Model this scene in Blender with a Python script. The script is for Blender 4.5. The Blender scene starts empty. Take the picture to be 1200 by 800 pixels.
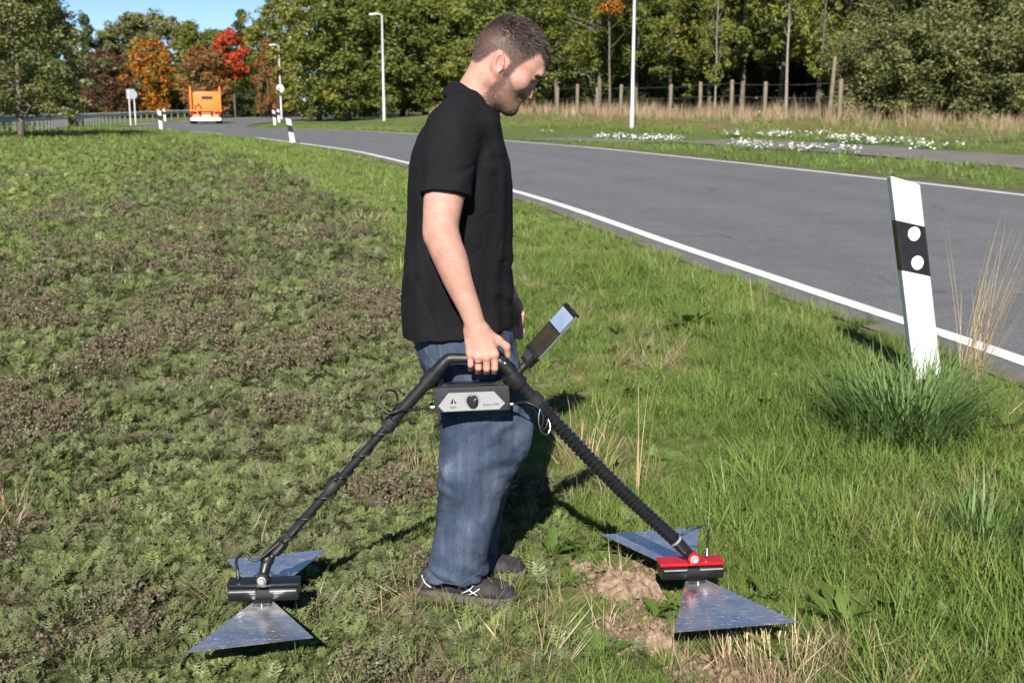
import bpy, bmesh, math, random
import numpy as np
from mathutils import Vector, Matrix, Quaternion

# ------------------------------------------------------------------ camera, sky, sun, exposure
sc = bpy.context.scene
COL = sc.collection
R = math.radians
FPX = 1333.3                      # focal length in pixels of a 1200 px wide frame (40 mm lens)
CAM_H = 1.5
PITCH = math.atan(282 / FPX)
cam_d = bpy.data.cameras.new('camera')
cam_d.sensor_width = 36.0
cam_d.lens = 40.0
cam_d.clip_end = 3000
cam_d.dof.use_dof = True
cam_d.dof.focus_distance = 3.3
cam_d.dof.aperture_fstop = 7.1
cam = bpy.data.objects.new('camera', cam_d)
cam.location = (0, 0, CAM_H)
cam.rotation_euler = (math.pi / 2 - PITCH, 0, 0)
COL.objects.link(cam)
sc.camera = cam

SUN_EL, SUN_AZ = 35.0, 187.0      # sun stands behind the photographer, a little to the left
w = bpy.data.worlds.new('World'); sc.world = w; w.use_nodes = True
nt = w.node_tree; nt.nodes.clear()
sky = nt.nodes.new('ShaderNodeTexSky'); sky.sky_type = 'NISHITA'; sky.sun_disc = False
sky.sun_elevation = R(SUN_EL); sky.sun_rotation = R(SUN_AZ)
sky.air_density = 1.0; sky.dust_density = 0.1; sky.ozone_density = 3.0; sky.altitude = 5000
bg = nt.nodes.new('ShaderNodeBackground'); bg.inputs['Strength'].default_value = 0.064
wo = nt.nodes.new('ShaderNodeOutputWorld')
nt.links.new(sky.outputs[0], bg.inputs[0]); nt.links.new(bg.outputs[0], wo.inputs[0])

sd = bpy.data.lights.new('sun', 'SUN'); sd.energy = 5.0; sd.angle = R(0.53); sd.color = (1.0, 0.94, 0.85)
sun = bpy.data.objects.new('sun', sd); COL.objects.link(sun)
_sdir = Vector((math.sin(R(SUN_AZ)) * math.cos(R(SUN_EL)), math.cos(R(SUN_AZ)) * math.cos(R(SUN_EL)), math.sin(R(SUN_EL))))
sun.rotation_euler = _sdir.to_track_quat('Z', 'Y').to_euler()
sun.location = _sdir * 50

vs = sc.view_settings
vs.view_transform = 'Standard'; vs.look = 'None'; vs.exposure = 1.05; vs.gamma = 1.0; vs.use_curve_mapping = False
sc.cycles.use_denoising = True
sc.cycles.use_adaptive_sampling = True; sc.cycles.adaptive_threshold = 0.018
sc.cycles.max_bounces = 5; sc.cycles.diffuse_bounces = 2; sc.cycles.glossy_bounces = 3
sc.cycles.transmission_bounces = 4; sc.cycles.transparent_max_bounces = 4
sc.cycles.caustics_reflective = False; sc.cycles.caustics_refractive = False
sc.cycles.sample_clamp_indirect = 6.0

# ------------------------------------------------------------------ measuring helpers (survey of the place)
def _ray(x, y):
    a, b = x - 600.0, 400.0 - y
    c, s = math.cos(PITCH), math.sin(PITCH)
    return (a, FPX * c + b * s, b * c - FPX * s)
def G(x, y, h=0.0):
    r = _ray(x, y); t = (h - CAM_H) / r[2]
    return Vector((r[0] * t, r[1] * t, h))
def W(x, y, Y):
    r = _ray(x, y); t = Y / r[1]
    return Vector((r[0] * t, Y, CAM_H + r[2] * t))

# ------------------------------------------------------------------ object helpers
def tag(o, label=None, cat=None, group=None, kind=None):
    if label: o['label'] = label
    if cat: o['category'] = cat
    if group: o['group'] = group
    if kind: o['kind'] = kind
    return o
def link(name, me, mat=None, parent=None, smooth=False):
    o = bpy.data.objects.new(name, me); COL.objects.link(o)
    if mat is not None:
        me.materials.append(mat)
    if parent is not None:
        o.parent = parent
        o.matrix_parent_inverse = parent.matrix_world.inverted()
    if smooth:
        me.polygons.foreach_set('use_smooth', np.ones(len(me.polygons), bool))
    return o
def empty(name, loc, rz=0.0):
    o = bpy.data.objects.new(name, None); o.location = loc; o.rotation_euler = (0, 0, rz)
    o.empty_display_size = 0.1
    COL.objects.link(o)
    o.matrix_world = Matrix.Translation(Vector(loc)) @ Matrix.Rotation(rz, 4, 'Z')
    return o
def mesh_np(name, V, F):
    """V (n,3); F (m,3) or (m,4) arrays"""
    me = bpy.data.meshes.new(name)
    V = np.ascontiguousarray(V, np.float32); F = np.ascontiguousarray(F, np.int32)
    k = F.shape[1]
    me.vertices.add(len(V)); me.vertices.foreach_set('co', V.ravel())
    me.loops.add(F.size); me.loops.foreach_set('vertex_index', F.ravel())
    me.polygons.add(len(F))
    me.polygons.foreach_set('loop_start', np.arange(0, F.size, k, dtype=np.int32))
    me.update(calc_edges=True); me.validate()
    return me
def copy_tree(o, parent=None):
    c = o.copy(); COL.objects.link(c)
    if parent is not None:
        c.parent = parent; c.matrix_parent_inverse = o.matrix_parent_inverse.copy()
    for ch in list(o.children):
        copy_tree(ch, c)
    return c

class MB:
    """collects simple solids into one mesh"""
    def __init__(s): s.v = []; s.f = []
    def add(s, vs, fs):
        n = len(s.v); s.v += [tuple(v) for v in vs]; s.f += [tuple(i + n for i in f) for f in fs]; return s
    def box(s, c, size, rot=None, bev=0.0):
        bm = bmesh.new(); bmesh.ops.create_cube(bm, size=1.0)
        bmesh.ops.scale(bm, vec=size, verts=bm.verts)
        if bev > 0:
            bmesh.ops.bevel(bm, geom=list(bm.edges), offset=bev, segments=2, affect='EDGES', profile=0.7)
        M = Matrix.Translation(Vector(c)) @ (rot.to_4x4() if rot is not None else Matrix())
        bm.transform(M); bm.verts.ensure_lookup_table()
        s.add([v.co for v in bm.verts], [[v.index for v in f.verts] for f in bm.faces]); bm.free(); return s
    def tube(s, pts, rad, n=12, cap=True):
        pts = [Vector(p) for p in pts]
        rads = rad if hasattr(rad, '__len__') else [rad] * len(pts)
        T = []
        for i in range(len(pts)):
            a = pts[max(i - 1, 0)]; b = pts[min(i + 1, len(pts) - 1)]
            t = b - a
            T.append(t.normalized() if t.length > 1e-9 else (T[-1] if T else Vector((0, 0, 1))))
        ref = Vector((0, 0, 1)) if abs(T[0].z) < 0.9 else Vector((1, 0, 0))
        N = (ref - T[0] * ref.dot(T[0])).normalized()
        vs = []; fs = []
        for i, p in enumerate(pts):
            N = (N - T[i] * N.dot(T[i])).normalized(); B = T[i].cross(N)
            for k in range(n):
                a = 2 * math.pi * k / n
                vs.append(p + (N * math.cos(a) + B * math.sin(a)) * rads[i])
        for i in range(len(pts) - 1):
            for k in range(n):
                k2 = (k + 1) % n
                fs.append((i * n + k, i * n + k2, (i + 1) * n + k2, (i + 1) * n + k))
        if cap:
            fs.append(tuple(range(n - 1, -1, -1))); m = (len(pts) - 1) * n
            fs.append(tuple(range(m, m + n)))
        return s.add(vs, fs)
    def lathe(s, prof, axis_o, axis_d, n=20):
        """prof: list of (distance along axis, radius)"""
        d = Vector(axis_d).normalized()
        return s.tube([Vector(axis_o) + d * (a if i == 0 else a) for i, (a, r) in enumerate(prof)], [r for a, r in prof], n) \
            if all(abs(prof[i + 1][0] - prof[i][0]) > 1e-7 for i in range(len(prof) - 1)) else s.tube(
                [Vector(axis_o) + d * (a + i * 1e-6) for i, (a, r) in enumerate(prof)], [r for a, r in prof], n)
    def prism(s, poly, z0, z1, M=None):
        """poly: list of 2D points extruded along local z"""
        n = len(poly); M = M or Matrix()
        vs = [M @ Vector((p[0], p[1], z0)) for p in poly] + [M @ Vector((p[0], p[1], z1)) for p in poly]
        fs = [tuple(range(n - 1, -1, -1)), tuple(range(n, 2 * n))]
        for i in range(n):
            j = (i + 1) % n; fs.append((i, j, n + j, n + i))
        return s.add(vs, fs)
    def mesh(s, name):
        me = bpy.data.meshes.new(name); me.from_pydata(s.v, [], s.f); me.update()
        bm = bmesh.new(); bm.from_mesh(me); bmesh.ops.recalc_face_normals(bm, faces=bm.faces); bm.to_mesh(me); bm.free()
        return me
    def build(s, name, mat, parent=None, smooth=False, auto=None):
        me = s.mesh(name)
        o = link(name, me, mat, parent, smooth or auto is not None)
        if auto is not None:
            me.set_sharp_from_angle(angle=R(auto))
        return o
def spline(pts, n=8):
    """Catmull-Rom through points"""
    P = [Vector(p) for p in pts]; out = []
    for i in range(len(P) - 1):
        p0 = P[i - 1] if i else P[0] * 2 - P[1]; p1 = P[i]; p2 = P[i + 1]
        p3 = P[i + 2] if i + 2 < len(P) else P[-1] * 2 - P[-2]
        for k in range(n):
            t = k / n
            out.append(0.5 * ((2 * p1) + (p2 - p0) * t + (2 * p0 - 5 * p1 + 4 * p2 - p3) * t * t + (3 * p1 - p0 - 3 * p2 + p3) * t ** 3))
    out.append(P[-1]); return out

# ------------------------------------------------------------------ material helpers
def mat_new(name):
    m = bpy.data.materials.new(name); m.use_nodes = True
    m.node_tree.nodes.clear(); return m, m.node_tree
def nd(t, typ, **kw):
    n = t.nodes.new(typ)
    for k, v in kw.items():
        if k.startswith('i_'):
            n.inputs[k[2:].replace('_', ' ')].default_value = v
        else:
            setattr(n, k, v)
    return n
def ramp(t, fac, stops, interp='LINEAR'):
    n = t.nodes.new('ShaderNodeValToRGB'); n.color_ramp.interpolation = interp
    e = n.color_ramp.elements
    while len(e) < len(stops): e.new(0.5)
    for i, (p, c) in enumerate(stops):
        e[i].position = p; e[i].color = (c[0], c[1], c[2], 1) if hasattr(c, '__len__') else (c, c, c, 1)
    t.links.new(fac, n.inputs[0]); return n.outputs[0]
def noise(t, scale, detail=4, rough=0.55, vec=None, dist=0.0):
    n = nd(t, 'ShaderNodeTexNoise'); n.inputs['Scale'].default_value = scale
    n.inputs['Detail'].default_value = detail; n.inputs['Roughness'].default_value = rough; n.inputs['Distortion'].default_value = dist
    if vec is not None: t.links.new(vec, n.inputs['Vector'])
    return n.outputs['Fac']
def obj_co(t): return nd(t, 'ShaderNodeTexCoord').outputs['Object']
def world_co(t): return nd(t, 'ShaderNodeNewGeometry').outputs['Position']
def mixc(t, fac, a, b, blend='MIX'):
    n = nd(t, 'ShaderNodeMix', data_type='RGBA', blend_type=blend)
    for i, v in ((0, fac), (6, a), (7, b)):
        if hasattr(v, 'links') or isinstance(v, bpy.types.NodeSocket): t.links.new(v, n.inputs[i])
        elif i == 0: n.inputs[0].default_value = v
        else: n.inputs[i].default_value = (v[0], v[1], v[2], 1)
    return n.outputs[2]
def mathn(t, op, a, b=None):
    n = nd(t, 'ShaderNodeMath', operation=op)
    for i, v in enumerate((a, b)):
        if v is None: continue
        if isinstance(v, bpy.types.NodeSocket): t.links.new(v, n.inputs[i])
        else: n.inputs[i].default_value = v
    return n.outputs[0]
def bump(t, h, strength=0.3, dist=0.01):
    n = nd(t, 'ShaderNodeBump'); n.inputs['Strength'].default_value = strength; n.inputs['Distance'].default_value = dist
    t.links.new(h, n.inputs['Height']); return n.outputs[0]
def principled(t, col, rough=0.5, metal=0.0, spec=0.5, nrm=None, **kw):
    b = nd(t, 'ShaderNodeBsdfPrincipled')
    for key, v in (('Base Color', col), ('Roughness', rough), ('Metallic', metal), ('Specular IOR Level', spec)):
        if isinstance(v, bpy.types.NodeSocket): t.links.new(v, b.inputs[key])
        elif key == 'Base Color': b.inputs[key].default_value = (v[0], v[1], v[2], 1)
        else: b.inputs[key].default_value = v
    if nrm is not None: t.links.new(nrm, b.inputs['Normal'])
    for k, v in kw.items(): b.inputs[k.replace('_', ' ')].default_value = v
    o = nd(t, 'ShaderNodeOutputMaterial'); t.links.new(b.outputs[0], o.inputs[0])
    return b
def simple_mat(name, col, rough=0.5, metal=0.0, spec=0.5, var=0.15, scale=30.0, bmp=0.0, **kw):
    """plain colour broken by fine noise"""
    m, t = mat_new(name); co = obj_co(t)
    f = noise(t, scale, 5, 0.6, co)
    c = ramp(t, f, [(0.3, [x * (1 - var) for x in col]), (0.7, [min(1, x * (1 + var)) for x in col])])
    r = ramp(t, noise(t, scale * 0.4, 3, 0.5, co), [(0.3, max(0, rough - 0.08)), (0.7, min(1, rough + 0.08))])
    principled(t, c, r, metal, spec, bump(t, f, bmp, 0.005) if bmp else None, **kw)
    return m
def leaf_mat(name, stops, trans=0.35, rough=0.6, attr='rnd', big=None):
    """foliage: colour from a per-leaf random attribute, part of the light goes through"""
    m, t = mat_new(name)
    a = nd(t, 'ShaderNodeAttribute', attribute_name=attr)
    oi = nd(t, 'ShaderNodeObjectInfo')
    v = mathn(t, 'ADD', mathn(t, 'MULTIPLY', a.outputs['Fac'], 0.7), mathn(t, 'MULTIPLY', oi.outputs['Random'], 0.3))
    if big:
        bn = noise(t, big, 2, 0.5, world_co(t))
        v = mathn(t, 'ADD', mathn(t, 'MULTIPLY', v, 0.6), mathn(t, 'MULTIPLY', mathn(t, 'SUBTRACT', mathn(t, 'MULTIPLY', bn, 2.4), 0.7), 0.4))
    c = ramp(t, v, stops)
    d = nd(t, 'ShaderNodeBsdfDiffuse'); t.links.new(c, d.inputs[0])
    tr = nd(t, 'ShaderNodeBsdfTranslucent'); t.links.new(mixc(t, 0.5, c, (0.25, 0.3, 0.03), 'MIX'), tr.inputs[0])
    mx = nd(t, 'ShaderNodeMixShader'); mx.inputs[0].default_value = trans
    t.links.new(d.outputs[0], mx.inputs[1]); t.links.new(tr.outputs[0], mx.inputs[2])
    gl = nd(t, 'ShaderNodeBsdfGlossy'); gl.inputs['Roughness'].default_value = 0.45; gl.inputs[0].default_value = (0.9, 0.95, 1, 1)
    mx2 = nd(t, 'ShaderNodeMixShader'); mx2.inputs[0].default_value = 0.012
    t.links.new(mx.outputs[0], mx2.inputs[1]); t.links.new(gl.outputs[0], mx2.inputs[2])
    o = nd(t, 'ShaderNodeOutputMaterial'); t.links.new(mx2.outputs[0], o.inputs[0])
    return m
# ------------------------------------------------------------------ the lie of the land
rng = np.random.default_rng(7)
ROAD_W = 7.7
_N = spline([(4.6, -14, 0), (3.95, -4, 0), (3.45, 2.5, 0), (2.87, 6.2, 0), (2.45, 8.04, 0), (1.7, 11.3, 0), (0, 18.7, 0), (-3.66, 30.9, 0), (-6.0, 37, 0), (-11.9, 49.4, 0),
             (-18.2, 60.2, 0), (-22.3, 66.5, 0), (-25.4, 75, 0), (-26.8, 88, 0), (-26.6, 105, 0), (-25.6, 128, 0), (-24, 155, 0), (-22, 185, 0)], 12)
NL = np.array([(p.x, p.y) for p in _N])
_d = np.gradient(NL, axis=0); _d /= np.linalg.norm(_d, axis=1)[:, None]
NT = _d; NR = np.stack([_d[:, 1], -_d[:, 0]], 1)        # right-hand normal
def ucoord(x, y):
    """distance to the right of the road's near edge line (negative = field side)"""
    x = np.asarray(x, float).ravel(); y = np.asarray(y, float).ravel(); out = np.empty(len(x))
    a = NL[:-1]; ab = NL[1:] - a; L2 = (ab ** 2).sum(1)
    for s in range(0, len(x), 4000):
        p = np.stack([x[s:s + 4000], y[s:s + 4000]], 1)
        ap = p[:, None] - a[None]
        t = np.clip((ap * ab[None]).sum(2) / L2, 0, 1)
        q = ap - t[..., None] * ab[None]
        dd = (q ** 2).sum(2); k = dd.argmin(1); i = np.arange(len(k))
        cr = ab[k, 0] * ap[i, k, 1] - ab[k, 1] * ap[i, k, 0]
        out[s:s + 4000] = np.where(cr > 0, -1, 1) * np.sqrt(dd[i, k])
    return out
def sstep(a, b, v):
    t = np.clip((np.asarray(v, float) - a) / (b - a), 0, 1); return t * t * (3 - 2 * t)
def vnoise(x, y, s, seed=0):
    """smooth value noise"""
    r = np.random.default_rng(seed).random((64, 64))
    x = np.asarray(x) / s; y = np.asarray(y) / s
    xi = np.floor(x).astype(int); yi = np.floor(y).astype(int); fx = x - xi; fy = y - yi
    fx = fx * fx * (3 - 2 * fx); fy = fy * fy * (3 - 2 * fy)
    g = lambda a, b: r[a % 64, b % 64]
    return (g(xi, yi) * (1 - fx) + g(xi + 1, yi) * fx) * (1 - fy) + (g(xi, yi + 1) * (1 - fx) + g(xi + 1, yi + 1) * fx) * fy
def base_h(x, y, u):
    h = -0.2 * sstep(52, 80, y) * (u < 12)
    h = h + np.where(u > 12, -0.2 * sstep(52, 80, y) * (1 - sstep(12, 20, u)), 0)
    h = h + 0.12 * sstep(12.5, 16, u) + 0.5 * sstep(16, 26, u) + 0.5 * sstep(26, 60, u)
    h = h - 0.03 * sstep(-0.6, -2.2, u)
    return h
def ground_h(x, y, u=None):
    x = np.asarray(x, float); y = np.asarray(y, float)
    if u is None: u = ucoord(x, y).reshape(x.shape)
    h = base_h(x, y, u)
    off = sstep(0.3, 1.5, -u) + sstep(ROAD_W + 0.3, ROAD_W + 1.5, u)
    h = h + off * (0.05 * (vnoise(x, y, 1.3, 1) - 0.5) + 0.035 * (vnoise(x, y, 0.35, 2) - 0.5) + 0.015 * (vnoise(x, y, 0.12, 3) - 0.5))
    path = sstep(12.4, 12.8, u) * (1 - sstep(15.6, 16.0, u))
    h = h - 0.03 * path
    return h + 0.03
# level of the ground where the man stands is taken as zero (the verge falls 3 cm from the road)
_bp = [G(*q) for q in ((770, 860), (720, 760), (660, 660), (600, 560), (520, 420), (470, 330), (430, 250), (330, 200), (250, 175), (190, 158))]
_by = np.array([p.y for p in _bp]); _bx = np.array([p.x for p in _bp])
def field_side(x, y):
    """> 0 in the weedy field, < 0 on the grass verge (metres, wavy border)"""
    xb = np.interp(y, _by, _bx)
    return xb - x + (vnoise(x, y, 0.8, 11) - 0.5) * 0.5 + (vnoise(x, y, 0.25, 12) - 0.5) * 0.25
def hz(x, y):
    return float(ground_h(np.array([x]), np.array([y]))[0])

def _axis(lo, a, b, hi, step, ratio):
    m = list(np.arange(a, b + 1e-6, step)); s = step; v = b
    while v < hi: s *= ratio; v += s; m.append(v)
    s = step; v = a
    while v > lo: s *= ratio; v -= s; m.insert(0, v)
    return np.array(m)
gx = _axis(-1600, -3.5, 5.0, 1600, 0.085, 1.07); gy = _axis(-40, 2.3, 8.5, 2200, 0.085, 1.055)
XX, YY = np.meshgrid(gx, gy); UU = ucoord(XX, YY).reshape(XX.shape)
ZZ = ground_h(XX, YY, UU)
# the ground lies a little lower beneath the asphalt
ZZ = ZZ - 0.06 * (sstep(-0.15, 0.05, UU) * (1 - sstep(ROAD_W - 0.05, ROAD_W + 0.15, UU)))
ny, nx = XX.shape
idx = np.arange(nx * ny).reshape(ny, nx)
Fq = np.stack([idx[:-1, :-1], idx[:-1, 1:], idx[1:, 1:], idx[1:, :-1]], -1).reshape(-1, 4)
gme = mesh_np('ground', np.stack([XX, YY, ZZ], -1).reshape(-1, 3), Fq)
FS = field_side(XX, YY)
fld = sstep(-0.15, 0.15, FS) * (UU < 0)
far_green = np.clip(sstep(-.6, -2.8, XX + .27 * YY + 1.2 * (vnoise(XX, YY, 2.0, 21) - .5)) * sstep(7, 12, YY) + .5 * sstep(20, 45, YY), 0, 1)
dry = sstep(17, 21, UU) * 0.7 + sstep(0.62, 0.8, vnoise(XX, YY, 0.9, 22)) * (UU < 0) * 0.5
path = sstep(12.3, 12.7, UU) * (1 - sstep(15.8, 16.2, UU)) * sstep(3.5, 4.5, XX + 0.0)
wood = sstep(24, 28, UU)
def c(*v): return np.array(v)
col = (c(.095, .125, .036)[None, None] * np.ones(XX.shape + (3,)))
def mx(a, b, f): return a * (1 - f[..., None]) + b * f[..., None]
vn = vnoise(XX, YY, 0.5, 31)
fcol = mx(mx(c(.090, .068, .046) * np.ones(XX.shape + (3,)), c(.088, .098, .046), sstep(.35, .7, vn)), c(.110, .145, .048), far_green)
col = mx(col, fcol, fld)
col = mx(col, c(.17, .125, .065), np.clip(dry, 0, 1))
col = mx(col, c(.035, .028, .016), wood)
soil = sstep(-0.35, -0.1, UU) * (1 - sstep(0.0, 0.2, UU)) + sstep(ROAD_W, ROAD_W + .15, UU) * (1 - sstep(ROAD_W + .3, ROAD_W + .9, UU))
col = mx(col, c(.10, .070, .042), np.clip(soil, 0, 1) * .8)
TRAMPLE = [(0.37, 3.34, .16), (0.36, 3.02, .15), (.58, 2.78, .18)]       # bare, trodden earth
def bare(x, y):
    b = np.zeros(np.shape(x))
    for cx, cy, rr in TRAMPLE:
        b = np.maximum(b, 1 - sstep(.5, 1.1, np.hypot(x - cx, y - cy) / rr + .5 * (vnoise(x, y, .1, 77) - .5)))
    return b
col = mx(col, c(.21, .15, .098), bare(XX, YY) * .9)
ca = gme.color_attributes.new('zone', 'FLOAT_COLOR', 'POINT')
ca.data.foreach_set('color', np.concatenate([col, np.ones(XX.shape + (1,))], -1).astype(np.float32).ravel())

m_ground, t = mat_new('ground_earth_and_turf')
za = nd(t, 'ShaderNodeAttribute', attribute_name='zone')
pos = world_co(t)
n1 = noise(t, 14.0, 6, 0.65, pos); n2 = noise(t, 1.3, 4, 0.6, pos)
cc = mixc(t, 1.0, za.outputs['Color'], ramp(t, n1, [(0.3, 0.55), (0.55, 1.0), (0.75, 1.5)]), 'MULTIPLY')
cc = mixc(t, 1.0, cc, ramp(t, n2, [(0.3, 0.75), (0.7, 1.25)]), 'MULTIPLY')
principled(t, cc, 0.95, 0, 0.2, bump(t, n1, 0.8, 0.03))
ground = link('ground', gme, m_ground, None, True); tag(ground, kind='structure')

# ------------------------------------------------------------------ road, lines, path
def strip(name, u0, u1, dz, mat, i0=0, i1=None, parent=None, thick=0.0, cols=1, gaps=None, hfun=None):
    i1 = len(NL) if i1 is None else i1
    us = np.linspace(u0, u1, cols + 1); V = []; F = []
    for i in range(i0, i1):
        for k, u in enumerate(us):
            p = NL[i] + NR[i] * u
            V.append((p[0], p[1], 0.03 - 0.2 * float(sstep(52, 80, p[1])) + dz))
    V = np.array(V)
    if hfun is not None: V[:, 2] = hfun(V[:, 0], V[:, 1]) + dz
    n = cols + 1
    for r in range(i1 - i0 - 1):
        if gaps and gaps(r + i0): continue
        for k in range(cols):
            a = r * n + k; F.append((a, a + 1, a + n + 1, a + n))
    me = mesh_np(name, V, np.array(F)); at = me.attributes.new('across', 'FLOAT', 'POINT'); at.data.foreach_set('value', np.tile(us, i1 - i0).astype(np.float32))
    return link(name, me, mat, parent)

m_asph, t = mat_new('asphalt'); pos = world_co(t)
v1 = nd(t, 'ShaderNodeTexVoronoi', feature='F1'); v1.inputs['Scale'].default_value = 130; t.links.new(pos, v1.inputs['Vector'])
big = noise(t, 0.35, 5, 0.6, pos); mid = noise(t, 3.0, 5, 0.65, pos); fin = noise(t, 90, 3, 0.7, pos)
cc = ramp(t, v1.outputs['Color'], [(0.0, (.064, .066, .070)), (0.6, (.112, .114, .120)), (1.0, (.20, .202, .206))])
cc = mixc(t, 1.0, cc, ramp(t, big, [(0.3, .92), (0.7, 1.07)]), 'MULTIPLY')
cc = mixc(t, 1.0, cc, ramp(t, mid, [(0.3, .90), (0.7, 1.09)]), 'MULTIPLY')
ac = nd(t, 'ShaderNodeAttribute', attribute_name='across').outputs['Fac']
wob_ = mathn(t, 'ADD', ac, mathn(t, 'MULTIPLY', mathn(t, 'SUBTRACT', noise(t, .5, 3, .6, pos), .5), .8))
trk_ = ramp(t, mathn(t, 'DIVIDE', wob_, 7.7), [(.06, 1.0), (.14, .93), (.20, .98), (.26, 1.03), (.36, .93), (.46, 1.02), (.52, 1.04), (.62, .93), (.72, 1.03), (.80, .98), (.88, .94), (.96, 1.0)])
cc = mixc(t, 1.0, cc, trk_, 'MULTIPLY')
cvm = nd(t, 'ShaderNodeVectorMath', operation='ADD'); wnz = nd(t, 'ShaderNodeTexNoise'); wnz.inputs['Scale'].default_value = 1.1; wnz.inputs['Detail'].default_value = 5; t.links.new(pos, wnz.inputs['Vector'])
t.links.new(pos, cvm.inputs[0]); t.links.new(wnz.outputs['Color'], cvm.inputs[1])
crk = nd(t, 'ShaderNodeTexVoronoi', feature='DISTANCE_TO_EDGE'); crk.inputs['Scale'].default_value = .30; t.links.new(cvm.outputs[0], crk.inputs['Vector'])
cm = mathn(t, 'MULTIPLY', ramp(t, crk.outputs['Distance'], [(.0, 1.0), (.006, 0.0)]), ramp(t, noise(t, .45, 3, .6, pos), [(.48, 0.0), (.58, 1.0)]))
cc = mixc(t, mathn(t, 'MULTIPLY', cm, .75), cc, (.022, .021, .020))
cc = mixc(t, mathn(t, 'MULTIPLY', ramp(t, noise(t, 1.7, 5, .7, pos), [(.60, 0.0), (.75, 1.0)]), .16), cc, (.055, .054, .054))
cc = mixc(t, mathn(t, 'MULTIPLY', ramp(t, mathn(t, 'ADD', ac, mathn(t, 'MULTIPLY', noise(t, 5, 4, .7, pos), .35)), [(-.05, 1.0), (.10, 0.0)]), .6), cc, (.14, .11, .08))
principled(t, cc, 0.85, 0, 0.4, bump(t, fin, 0.5, 0.004))
road = strip('road', -0.28, ROAD_W + 0.25, 0.012, m_asph, cols=6); tag(road, kind='structure')
m_line, t = mat_new('road_marking_paint'); pos = world_co(t)
wv = noise(t, 60, 4, 0.7, pos); wb = noise(t, 2.2, 4, 0.6, pos)
cc = mixc(t, ramp(t, wv, [(0.30, 1.0), (0.40, 0.0)]), (.70, .69, .66), (.24, .24, .235))
cc = mixc(t, 1.0, cc, ramp(t, wb, [(0.3, .8), (0.6, 1.0)]), 'MULTIPLY')
cc = mixc(t, ramp(t, mathn(t, 'MULTIPLY', noise(t, 9, 5, .75, pos), noise(t, 1.0, 3, .6, pos)), [(.33, 0.0), (.42, .8)]), cc, (.12, .12, .12))
gq = nd(t, 'ShaderNodeTexVoronoi', feature='F1'); gq.inputs['Scale'].default_value = 55; t.links.new(pos, gq.inputs['Vector'])
principled(t, cc, 0.7, 0, 0.4, bump(t, gq.outputs['Distance'], 0.8, 0.006))
ia = int(np.argmin(abs(NL[:, 1] - 58)))
tag(strip('edge_line', 0.0, 0.15, 0.017, m_line, gaps=lambda i: NL[i][1] > 44 and (i // 5) % 2), kind='structure')
tag(strip('edge_line', ROAD_W - 0.14, ROAD_W, 0.017, m_line, i1=int(np.argmin(abs(NL[:, 1] - 63)))), kind='structure')
m_path, t = mat_new('old_path_asphalt'); pos = world_co(t)
cc = ramp(t, noise(t, 25, 6, 0.7, pos), [(0.25, (.085, .080, .078)), (0.75, (.19, .18, .17))])
cc = mixc(t, 1.0, cc, ramp(t, noise(t, 0.8, 4, 0.6, pos), [(0.3, .8), (0.7, 1.15)]), 'MULTIPLY')
principled(t, cc, 0.9, 0, 0.3)
i0p = int(np.argmin(abs(NL[:, 1] - 2))); i1p = int(np.argmin(abs(NL[:, 1] - 41)))
_pv = []; _pf = []
for i in range(i0p, i1p + 1):
    s = max(0.0, min(1.0, (NL[i][1] - 33) / 8.0)); s = s * s * (3 - 2 * s)
    for k in range(7):
        u = (12.7 * (1 - s) + 8.4 * s) + k / 6 * (2.6 + 1.2 * s)
        p = NL[i] + NR[i] * u; _pv.append((p[0], p[1], 0))
_pv = np.array(_pv); _pv[:, 2] = ground_h(_pv[:, 0], _pv[:, 1]) + 0.035
n = i1p - i0p + 1
_pi = np.arange(n * 7).reshape(n, 7)
footpath = link('path', mesh_np('path', _pv, np.stack([_pi[:-1, :-1], _pi[:-1, 1:], _pi[1:, 1:], _pi[1:, :-1]], -1).reshape(-1, 4)), m_path); tag(footpath, kind='structure')
# ------------------------------------------------------------------ low vegetation: weeds, grass, straw, flowers
def scatter_group():
    g = bpy.data.node_groups.new('scatter', 'GeometryNodeTree')
    g.interface.new_socket('Geometry', in_out='INPUT', socket_type='NodeSocketGeometry')
    g.interface.new_socket('Sources', in_out='INPUT', socket_type='NodeSocketCollection')
    g.interface.new_socket('Geometry', in_out='OUTPUT', socket_type='NodeSocketGeometry')
    N = g.nodes; L = g.links
    gi = N.new('NodeGroupInput'); go = N.new('NodeGroupOutput')
    ci = N.new('GeometryNodeCollectionInfo'); ci.inputs['Separate Children'].default_value = True; ci.inputs['Reset Children'].default_value = True
    ip = N.new('GeometryNodeInstanceOnPoints'); ip.inputs['Pick Instance'].default_value = True
    def na(nm, ty):
        a = N.new('GeometryNodeInputNamedAttribute'); a.data_type = ty; a.inputs['Name'].default_value = nm; return a.outputs['Attribute']
    er = N.new('FunctionNodeEulerToRotation')
    L.new(gi.outputs['Geometry'], ip.inputs['Points']); L.new(gi.outputs['Sources'], ci.inputs['Collection'])
    L.new(ci.outputs[0], ip.inputs['Instance']); L.new(na('idx', 'INT'), ip.inputs['Instance Index'])
    L.new(na('rot', 'FLOAT_VECTOR'), er.inputs[0]); L.new(er.outputs[0], ip.inputs['Rotation'])
    L.new(na('scl', 'FLOAT_VECTOR'), ip.inputs['Scale']); L.new(ip.outputs[0], go.inputs[0])
    return g
SCATTER = scatter_group()
SRC = {}
def source(kind, meshes):
    cl = bpy.data.collections.new(kind)
    for me in meshes:
        cl.objects.link(bpy.data.objects.new(kind + '_clump', me))
    SRC[kind] = (cl, len(meshes))
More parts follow.
